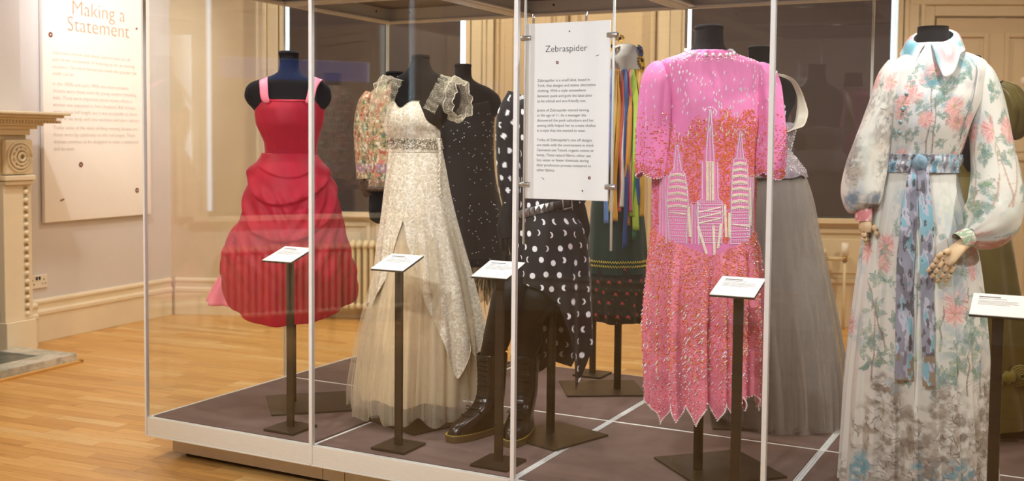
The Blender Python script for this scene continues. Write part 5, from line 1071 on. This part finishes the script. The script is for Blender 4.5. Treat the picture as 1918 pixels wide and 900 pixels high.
class Print:
    """brush strokes on cloth coordinates (u along the cloth, v up), in metres"""
    def __init__(s, U, V, base):
        s.sh = U.shape; s.U = U.ravel(); s.V = V.ravel(); s.C = np.ones((s.U.size, 3)) * np.array(lin(base)); s.r = np.random.default_rng(11)
        s.o = np.argsort(s.V); s.Vs = s.V[s.o]
    def near(s, u0, u1, v0, v1):
        a, b = np.searchsorted(s.Vs, (v0, v1)); i = s.o[a:b]; return i[(s.U[i] > u0) & (s.U[i] < u1)]
    def mix(s, i, a, col): a = np.clip(a, 0, 1)[:, None]; s.C[i] = s.C[i] * (1 - a) + np.array(lin(col)) * a
    def stroke(s, p, q, w0, w1, col, al=.9):
        m = max(w0, w1) * 1.3; i = s.near(min(p[0], q[0]) - m, max(p[0], q[0]) + m, min(p[1], q[1]) - m, max(p[1], q[1]) + m)
        if not len(i): return
        d = np.array(q) - p; L = d @ d + 1e-12; t = np.clip(((s.U[i] - p[0]) * d[0] + (s.V[i] - p[1]) * d[1]) / L, 0, 1)
        e = np.hypot(s.U[i] - p[0] - t * d[0], s.V[i] - p[1] - t * d[1]); w = w0 + (w1 - w0) * t; s.mix(i, al * np.clip((w - e) / (w * .35 + 3e-4), 0, 1), col)
    def leaf(s, p, ang, L, w, col, vein='#5f807a', al=.62):
        c, n = cos(ang), sin(ang); i = s.near(p[0] - L, p[0] + L, p[1] - L, p[1] + L)
        if not len(i): return
        x = (s.U[i] - p[0]) * c + (s.V[i] - p[1]) * n; y = -(s.U[i] - p[0]) * n + (s.V[i] - p[1]) * c; t = np.clip(x / L, 0, 1)
        h = w * np.sin(pi * t ** .8) * (1 + .25 * np.sin(28 * t)); ins = (x > 0) & (x < L); s.mix(i, al * ins * np.clip((h - np.abs(y)) / (w * .2), 0, 1) * (.55 + .45 * vnoise(x * 300, y * 300, 2)), col)
        s.mix(i, .6 * ins * (np.abs(np.abs(y) - h) < .0009), vein); s.mix(i, .5 * ins * (np.abs(y) < .0006), vein)
    def wash(s, p, ru, rv, col, al=.6, seed=0, lo=.42):
        i = s.near(p[0] - ru, p[0] + ru, p[1] - rv, p[1] + rv)
        if not len(i): return
        d = np.hypot((s.U[i] - p[0]) / ru, (s.V[i] - p[1]) / rv); n = fbm(s.U[i] * 45 + seed, s.V[i] * 45, seed, 4); s.mix(i, al * np.clip((1 - d) * 2, 0, 1) * np.clip((n - lo) * 5, 0, 1), col)
    def mum(s, p, R, cols=('#dca09f', '#d08a8e', '#e8bdb8', '#c47a80')):
        s.wash(p, R * 1.1, R * 1.1, '#f0c4c0', .8, int(R * 1e4), .3)
        for k in range(80):
            a = s.r.uniform(0, 2 * pi); r0 = R * s.r.uniform(.05, .35); r1 = R * s.r.uniform(.6, 1.05); b = a + s.r.uniform(-.3, .3)
            s.stroke((p[0] + r0 * cos(a), p[1] + r0 * sin(a)), (p[0] + r1 * cos(b), p[1] + r1 * sin(b)), R * .018, R * .045, cols[k % 4], .7)
        s.wash(p, R * .22, R * .22, '#a8a05a', .8, 3, .3)
    def spray(s, p, R, n=9, cols=('#7aa09c', '#93b2a8', '#6d96a2', '#90a786')):
        for k in range(n):
            a = s.r.uniform(0, 2 * pi); q = (p[0] + s.r.uniform(-.35, .35) * R, p[1] + s.r.uniform(-.35, .35) * R); s.leaf(q, a, R * s.r.uniform(.45, .8), R * .13, cols[k % 4])
    def twig(s, p, q, w, col='#8a7468'):
        n = 6; P = [np.array(p) + (np.array(q) - p) * k / n + s.r.uniform(-1, 1, 2) * w * 1.6 * (0 < k < n) for k in range(n + 1)]
        for k in range(n): s.stroke(P[k], P[k + 1], w * (1 - .5 * k / n), w * (1 - .5 * (k + 1) / n), col, .7); 
        for k in range(1, n): e = P[k] + s.r.uniform(-1, 1, 2) * w * 8; s.stroke(P[k], e, w * .4, w * .15, col, .6)
    def ink(s, p, R, col='#7d736c', dark='#4d4846'):
        s.wash(p, R, R * 1.1, col, .75, int(abs(p[0]) * 9e3) % 97, .46); s.wash((p[0] + R * .2, p[1] - R * .2), R * .7, R * .8, '#a89c90', .6, 31, .45)
        for k in range(16):
            a = s.r.uniform(0, 2 * pi); c = (p[0] + s.r.uniform(-.6, .6) * R, p[1] + s.r.uniform(-.7, .7) * R); l = R * s.r.uniform(.15, .45); m_ = (c[0] + cos(a) * l * .5 + s.r.uniform(-.1, .1) * R, c[1] + sin(a) * l * .5)
            s.stroke(c, m_, R * .010, R * .022, dark, .7); s.stroke(m_, (c[0] + cos(a) * l, c[1] + sin(a) * l), R * .022, R * .006, dark, .7)
    def done(s): return s.C.reshape(*s.sh, 3)
IV = '#dadad6'
M['floral'] = printed('floral_print_voile', .7, .15, 700)
sd = fig('dress', 'long white shirt dress printed with pink flowers and grey ink birds', 'dress', LS)
def body_fold(th, z): return .003 * np.sin(9 * th + 1) * np.clip((1.42 - z - ZD) / .2, 0, 1) + .0025 * np.exp(-((th - TF) / .10) ** 2) + .0016 * np.sin(22 * th) * np.clip((1.30 - z - ZD) / .08, 0, 1) - .003 * np.exp(-((th - .62) / .03) ** 2)
sb = Loft([(1.60, .012, .060, .058), (1.577, .020, .078, .062), (1.566, .030, .105, .066), (1.545, .038, .140, .072), (1.507, .034, .160, .082), (1.46, .022, .160, .095), (1.421, .013, .156, .106), (1.35, -.004, .139, .112), (1.269, -.015, .127, .10), (1.212, -.026, .121, .092), (1.19, -.026, .124, .094)], body_fold)
def bpx(x, y): u, _, z = pj(x, y, 0); return float(sb.theta(u, z + ZD)) * .15, z + ZD
def body_print(s):
    p = Print(s.TH * .15, s.Z + ZD, IV); q = bpx
    p.wash(q(1700, 200), .10, .12, '#c9d3de', .5, 5, .35); p.wash(q(1690, 260), .08, .1, '#c4cbd8', .5, 8, .4)
    for k in range(24): p.wash(q(p.r.uniform(1650, 1815), p.r.uniform(110, 290)), .035, .05, ('#b9c4cf', '#c4c2c4', '#a9bcc4')[k % 3], .7, k * 7, .42)
    for x, y, r in ((1675, 195, .030), (1672, 215, .026), (1762, 200, .036), (1758, 222, .028), (1735, 135, .030), (1690, 165, .024), (1715, 150, .022)): p.mum(q(x, y), r)
    for x, y, r in ((1725, 160, .04), (1735, 185, .036), (1705, 215, .034), (1690, 245, .03), (1795, 130, .045), (1770, 150, .035), (1665, 250, .03), (1750, 170, .03)): p.spray(q(x, y), r)
    for x, y, r in ((1730, 150, .03), (1790, 115, .04), (1745, 190, .03)): p.wash(q(x, y), r * 1.4, r, '#5f9fb0', .7, int(x) % 50, .42)
    p.twig(q(1712, 285), q(1724, 165), .0042); p.twig(q(1722, 285), q(1730, 180), .0036)
    for x, y in ((1770, 270), (1790, 250), (1652, 275), (1780, 225)): p.ink(q(x, y), .045)
    for k in range(22): p.spray(q(p.r.uniform(1655, 1800), p.r.uniform(120, 285)), p.r.uniform(.018, .032), 7, ('#9dbcb8', '#a9bfae', '#8fb0b8', '#a8b496'))
    for k in range(14): a = p.r.uniform(1.2, 5.0) * .15; p.spray((a, p.r.uniform(1.2, 1.55)), .04); p.mum((p.r.uniform(1.3, 5.0) * .15 - .47, p.r.uniform(1.2, 1.5)), .028)
    p.stroke(((TF - .10) * .15, 1.19), ((TF - .10) * .15, 1.56), .0008, .0008, '#b9b4b0', .7); p.stroke(((TF + .10) * .15, 1.19), ((TF + .10) * .15, 1.56), .0008, .0008, '#b9b4b0', .7); return p.done()
sb.build('bodice', M['floral'], sd, 420, 300, col=body_print, thick=.002, dense=.45)
m = MB()
for th in (.62,): m.sweep([tuple(sb.at(th + (1.53 - z) * .25, z - ZD, .002)) for z in np.linspace(1.53, 1.30, 24)], .0016, 5)
m.build('princess_seam', plain('grey_seam', '#8d9094', .7), sd, True)
for x, y in ((1683, 178), (1676, 206), (1672, 229), (1671, 249)):
    u, _, z = pj(x, y, 0); p = sb.at(sb.theta(u, z + ZD), z, .006); MB().ball(tuple(p), (.0065, .0045, .0065), 10, 6).build('button', plain('teal_pearl_button', '#7fa3a8', .25, .2) if 'btn' not in M else M['btn'], sd, True)
# collar
V = []; N_ = 72
cols_ = []
for k in range(N_ + 1):
    ph0 = TF - .12 + .16 + (2 * pi - .20) * k / N_; q = cos(ph0 - TF); e = 1 if k < N_ / 2 else -1; p = max(0, (q - .45) / .55) ** 1.3
    zi = 1.622 - .028 * q; 
    for t in np.linspace(0, 1, 9):
        r = .055 + .006 * sin(pi * t) + (.036 + .010 * q) * t; ph = ph0 + e * .42 * p * t; lift = .012 * sin(pi * min(1, t * 1.6)) * (t < .62)
        V.append((.014 + r * sin(ph) * 1.06, -r * cos(ph) * 1.04 - .012 * p * t, zi + lift - (.046 + .062 * p) * t ** 1.15 - ZD)); cols_.append((ph0 * .06, zi - .1 * t))
F = [(k * 9 + t, k * 9 + t + 1, (k + 1) * 9 + t + 1, (k + 1) * 9 + t) for k in range(N_) for t in range(8)]
me = mesh_of('collar', V, F, True); C_ = np.array(cols_); p = Print(C_[:, 0], C_[:, 1], '#dfe3e4')
for k in range(9): a = -.04 + k * .042; p.wash((a, 1.57), .034, .075, ('#5f9fb0', '#dd9a9e', '#7fb0b0', '#d08890')[k % 4], .95, k, .30)
paint(me, p.done()); o = link('collar', me, M['floral'], sd); s_ = o.modifiers.new('s', 'SUBSURF'); s_.levels = s_.render_levels = 1; s_ = o.modifiers.new('c', 'SOLIDIFY'); s_.thickness = .002
# skirt with pressed pleats
def pleat(th, z):
    g = np.clip((1.20 - ZD - z) / .12, 0, 1); h = np.clip((1.20 - ZD - z) / 1.1, 0, 1); w = (th * 22 / (2 * pi) + .12 * np.sin(2 * th + 1)) % 1.0
    return g * ((.006 + .012 * h) * (np.where(w < .8, w / .8, (1 - w) / .2) - .5) + .010 * h * np.sin(5 * th + .6 + h))
sw = Loft([(1.212, -.026, .121, .094), (1.19, -.026, .124, .098), (1.147, -.025, .133, .108), (1.028, -.021, .160, .14), (.907, -.013, .183, .165), (.705, -.011, .206, .192), (.548, -.011, .219, .207), (.378, -.006, .231, .22), (.2, -.001, .243, .232), (.18, 0, .245, .234)], pleat, hem=lambda th: .195 + .004 * np.sin(7 * th))
def spx(x, y): u, _, z = pj(x, y, 0); return float(sw.theta(u, z + ZD)) * .22, z + ZD
def skirt_print(s):
    p = Print(s.TH * .22, s.Z + ZD, IV); q = spx; p.wash(q(1660, 480), .05, .16, '#b9bcd0', .5, 4, .4); p.wash(q(1690, 520), .05, .2, '#cfd8de', .5, 6, .38); p.wash(q(1760, 620), .12, .2, '#d9e2d6', .5, 9, .4)
    for x, y, r in ((1750, 552, .062), (1744, 575, .04), (1640, 458, .042), (1636, 490, .03), (1800, 470, .042), (1790, 500, .03)): p.mum(q(x, y), r)
    for x, y, r in ((1760, 625, .07), (1745, 650, .06), (1790, 640, .07), (1800, 690, .06), (1622, 520, .06), (1618, 570, .06), (1614, 620, .065), (1612, 675, .06), (1815, 600, .07), (1735, 690, .06), (1712, 690, .05), (1780, 590, .05), (1700, 420, .05), (1770, 430, .05), (1820, 540, .05), (1650, 590, .04)): p.spray(q(x, y), r, 10)
    for a, b in (((1610, 700), (1622, 560)), ((1742, 720), (1752, 600)), ((1765, 720), (1772, 640)), ((1800, 720), (1806, 610)), ((1628, 640), (1616, 520)), ((1715, 640), (1725, 560))): p.twig(q(*a), q(*b), .0045)
    for x, y, r in ((1625, 735, .08), (1600, 800, .09), (1640, 830, .09), (1605, 880, .08), (1735, 735, .07), (1745, 800, .10), (1700, 830, .085), (1810, 745, .08), (1815, 820, .10), (1770, 860, .09), (1835, 880, .08), (1660, 890, .08), (1730, 890, .07), (1790, 780, .06)): p.ink(q(x, y), r)
    for x, y, r in ((1588, 880, .05), (1595, 860, .04), (1680, 850, .04), (1740, 860, .05), (1765, 880, .05), (1690, 870, .03)): p.wash(q(x, y), r, r * 1.2, '#5d9db2', .8, x % 40, .40)
    for k in range(30): p.wash(q(p.r.uniform(1590, 1845), p.r.uniform(380, 720)), .05, .08, ('#b5c2cb', '#c3cdbc', '#a8bcc6')[k % 3], .7, k * 5, .40)
    for k in range(46): p.spray(q(p.r.uniform(1605, 1840), p.r.uniform(400, 720)), p.r.uniform(.025, .05), 7, ('#a3bdb4', '#b0c2b2', '#8fb0b2', '#aab89c'))
    for k in range(16): p.ink(q(p.r.uniform(1585, 1850), p.r.uniform(700, 900)), p.r.uniform(.04, .08))
    for k in range(26):
        a = p.r.uniform(1.45, 4.8) * .22; a = a if a < pi * .22 else a - 2 * pi * .22; v = p.r.uniform(.2, 1.15)
        (p.ink if v < .55 else p.spray)((a, v), .08); 
        if v > .6: p.mum((a + .05, v), .045)
    return p.done()
sw.build('skirt', M['floral'], sd, 620, 560, col=skirt_print, dense=.5)
# sash and its two tails
M['sashp'] = printed('sash_print', .6, .2, 700)
def sash_print(s):
    U = getattr(s, 'TH') * .13; V = s.Z; n = fbm(U * 60 + 5, V * 22, 7); n2 = fbm(U * 120, V * 50, 12); C = np.ones((*U.shape, 3)) * np.array(lin('#b9c2cf')); C[n > .5] = lin('#8fb4c6'); C[n > .6] = lin('#5e93b0'); C[n < .40] = lin('#8b8c9c'); C[(n2 > .64)] = lin('#5a5b66'); C[n2 < .30] = lin('#dfe2e2'); return C
Loft([(1.252, -.018, .131, .104), (1.24, -.019, .132, .106), (1.215, -.025, .130, .104), (1.195, -.026, .131, .104)], lambda th, z: .002 * np.sin(160 * z + 3 * np.sin(2 * th))).build('sash', M['sashp'], sd, 200, 40, col=sash_print, thick=.003)
u, _, z = pj(1702, 304, 0); kp = sb.at(sb.theta(u, 1.225), 1.225 - ZD, .018)
kn = MB().ball(tuple(kp), (.024, .018, .026), 18, 12); me = mesh_of('knot', kn.v, kn.f, True); paint(me, np.array([lin('#7f9fb6')] * len(kn.v)) * RNG.uniform(.6, 1.2, (len(kn.v), 1))); link('knot', me, M['sashp'], sd)
def tail(pts, w):
    o = ribbon('sash_tail', pts, w, M['sashp'], sd, .0, n=420, axis=(1, -.15, 0), freq=14, amp=.003, kk=41); P = np.array([v.co[:] for v in o.data.vertices]); n = fbm(P[:, 0] * 50, P[:, 2] * 16, 5); n2 = fbm(P[:, 0] * 90, P[:, 2] * 40, 8)
    C = np.ones((len(P), 3)) * np.array(lin('#b6b9cc')); C[n > .52] = lin('#8a8da0'); C[n < .42] = lin('#7fb0c4'); C[n2 > .62] = lin('#5b5c66'); C[(P[:, 2] < .48) & (n2 > .5)] = lin('#8a7d6c'); paint(o.data, C)
def sp(x, y, off=.016): u, _, z = pj(x, y, 0); return tuple(sw.at(sw.theta(u, z + ZD), z, off))
tail([tuple(kp), sp(1690, 340, .022), sp(1676, 420, .02), sp(1666, 500, .018), sp(1660, 600, .018), sp(1656, 694, .018)], [.03, .042, .050, .052, .053, .055]); tail([tuple(kp + np.array([.006, -.006, 0])), sp(1704, 345, .028), sp(1702, 420, .025), sp(1697, 500, .022), sp(1694, 600, .022), sp(1692, 700, .022)], [.03, .036, .04, .038, .038, .036])
# balloon sleeves
def sleeve_print(kind):
    def f(s):
        p = Print(s.TH * .075, s.Z + ZD, '#d9d9d2'); vt = lambda: (p.r.uniform(-.2, .2), p.r.uniform(.97, 1.5))
        for k in range(30): p.wash(vt(), .06, .09, ('#b9c4c0', '#c9c9bd', '#b5c0c8', '#d3c9bf')[k % 4], .75, k * 3, .40)
        if kind == 'R':
            for k in range(26): p.spray((p.r.uniform(-.23, .23), p.r.uniform(1.22, 1.50)), .05, 7, ('#7d9a8a', '#93a98c', '#6f9aa0', '#8a9a78'))
            for k in range(22): p.spray((p.r.uniform(-.23, .23), p.r.uniform(1.0, 1.20)), .055, 7, ('#7fa598', '#93b0a0', '#86a57a', '#6a8f8c'))
            for k in range(8): u_ = p.r.uniform(-.23, .23); p.twig((u_, 1.10), (u_ + p.r.uniform(-.06, .06), 1.30), .004, '#b08a76')
            for u_ in (-.2, -.1, 0, .1, .2): p.mum((u_ + .03, 1.33), .045); p.mum((u_, .99), .04)
        else:
            for k in range(16): p.ink((p.r.uniform(-.23, .23), p.r.uniform(1.14, 1.45)), .07, '#8f8b88', '#5a5858')
            for u_ in (-.2, -.1, .0, .1, .2): p.mum((u_, 1.48), .035); p.ink((u_ + .05, 1.10), .05, '#6d7282', '#3f4350'); p.wash((u_ + .04, 1.10), .05, .04, '#5f7f9c', .7, 5, .4)
        return p.done()
    return f
wr = lambda th, t: 1 + .035 * sin(3 * th + 7 * t) + .05 * sin(9 * th + 2) * max(0, (t - .7) / .3) + .02 * sin(14 * t + 2 * th)
sleeve('sleeve', [(.128, 0, zz(1.540)), (.165, -.006, zz(1.495)), (.182, -.016, zz(1.41)), (.187, -.035, zz(1.32)), (.190, -.065, zz(1.21)), (.182, -.10, zz(1.115)), (.155, -.135, zz(1.055)), (.110, -.165, zz(1.020)), (.073, -.178, zz(1.008))], [(.03, .03), (.046, .046), (.054, .056), (.058, .060), (.070, .070), (.086, .082), (.088, .082), (.060, .058), (.027, .026)], M['floral'], sd, sleeve_print('R'), 150, 260, wr)
sleeve('sleeve', [(-.098, 0, zz(1.535)), (-.118, -.004, zz(1.49)), (-.142, -.012, zz(1.405)), (-.178, -.022, zz(1.283)), (-.198, -.032, zz(1.202)), (-.210, -.04, zz(1.135)), (-.211, -.045, zz(1.088)), (-.208, -.048, zz(1.076))], [(.03, .03), (.040, .044), (.046, .05), (.056, .058), (.062, .064), (.063, .064), (.052, .052), (.024, .024)], M['floral'], sd, sleeve_print('L'), 150, 240, wr)
def cuff(pts, r, col):
    def f(s): n = fbm(s.TH * 3, s.Z * 90, 4); C = np.ones((*n.shape, 3)) * np.array(lin(col[0])); C[n > .55] = lin(col[1]); C[n < .38] = lin(col[2]); return C
    sleeve('cuff', pts, r, M['floral'], sd, f, 60, 40)
cuff([(.078, -.176, zz(1.008)), (.058, -.18, zz(1.0)), (.036, -.184, zz(.990))], [.027, .029, .028], ('#dfe0d4', '#9fb59a', '#d98f90')); cuff([(-.208, -.048, zz(1.082)), (-.207, -.049, zz(1.062)), (-.206, -.05, zz(1.042))], [.025, .027, .026], ('#e6b3b0', '#d98a90', '#f0d9d4'))

# ================================================================== 10 olive gown
LO = (2.889, 1.44)
form(LO, 'black dress form half hidden inside the olive gown', 1.62, bust_rows(1.62, 0, .045, .062, .150), plate=(2.90, 1.43), plate_rot=radians(20))
og = fig('gown', 'olive green satin gown with a puffed sleeve and rosettes behind floral dress', 'gown', LO)
M['olive'] = cloth('olive_satin', '#5f5526', .4, .3, 500, .15); M['oliver'] = cloth('olive_gold_rosette', '#7d7230', .5, .3, 500, .15)
Loft([(1.50, 0, .13, .08), (1.45, 0, .15, .09), (1.36, 0, .125, .112), (1.26, 0, .108, .10), (1.18, 0, .10, .088), (1.1, 0, .115, .1)], folds([(8, .004)], 1.5, 1.1, 3)).build('bodice', M['olive'], og, 100, 40, thick=.003)
osk = Loft([(1.16, 0, .108, .094), (1.05, .005, .145, .14), (.913, .01, .172, .17), (.76, .012, .198, .195), (.61, .015, .222, .22), (.40, .025, .255, .235), (.2, .04, .285, .25), (.18, .04, .287, .25)], folds([(11, .014), (17, .008), (6, .010)], 1.12, .2, 17, 1.1), hem=lambda th: .205 + .01 * np.sin(5 * th))
osk.build('skirt', M['olive'], og, 260, 90)
fl = MB(); E_ = [tuple(osk.at(t, .40 - ZD + .025 * sin(4 * t), .012 + .006 * sin(30 * t))) for t in np.linspace(-pi, pi, 300)]; fl.sweep(E_, [(.012, .022 + .006 * sin(k * 1.3)) for k in range(300)], 8, cap=False); fl.build('ruched_band', M['oliver'], og, True)
for t in (-.9, -.2, .45, .85, 1.15, 1.5):
    c = osk.at(t, .40 - ZD + .025 * sin(4 * t), .022); f = MB()
    for k in range(5): f.sweep([tuple(c + np.array([cos(a) * (.010 + .007 * k), -.016 + .004 * k, sin(a) * (.010 + .007 * k)])) for a in np.linspace(0, 2 * pi, 13)], [(.004, .008)] * 13, 6, cap=False)
    f.build('rosette', M['oliver'], og, True)
for sg in (-1, 1):
    sleeve('sleeve', [(sg * .115, 0, zz(1.515)), (sg * .150, -.005, zz(1.47)), (sg * .165, -.01, zz(1.41)), (sg * .160, -.012, zz(1.345)), (sg * .152, -.012, zz(1.315))], [.03, .062, .076, .066, .040], M['olive'], og, n=64, rings=50, wob=lambda th, t: 1 + .07 * sin(11 * th + 2) + .03 * sin(23 * th))
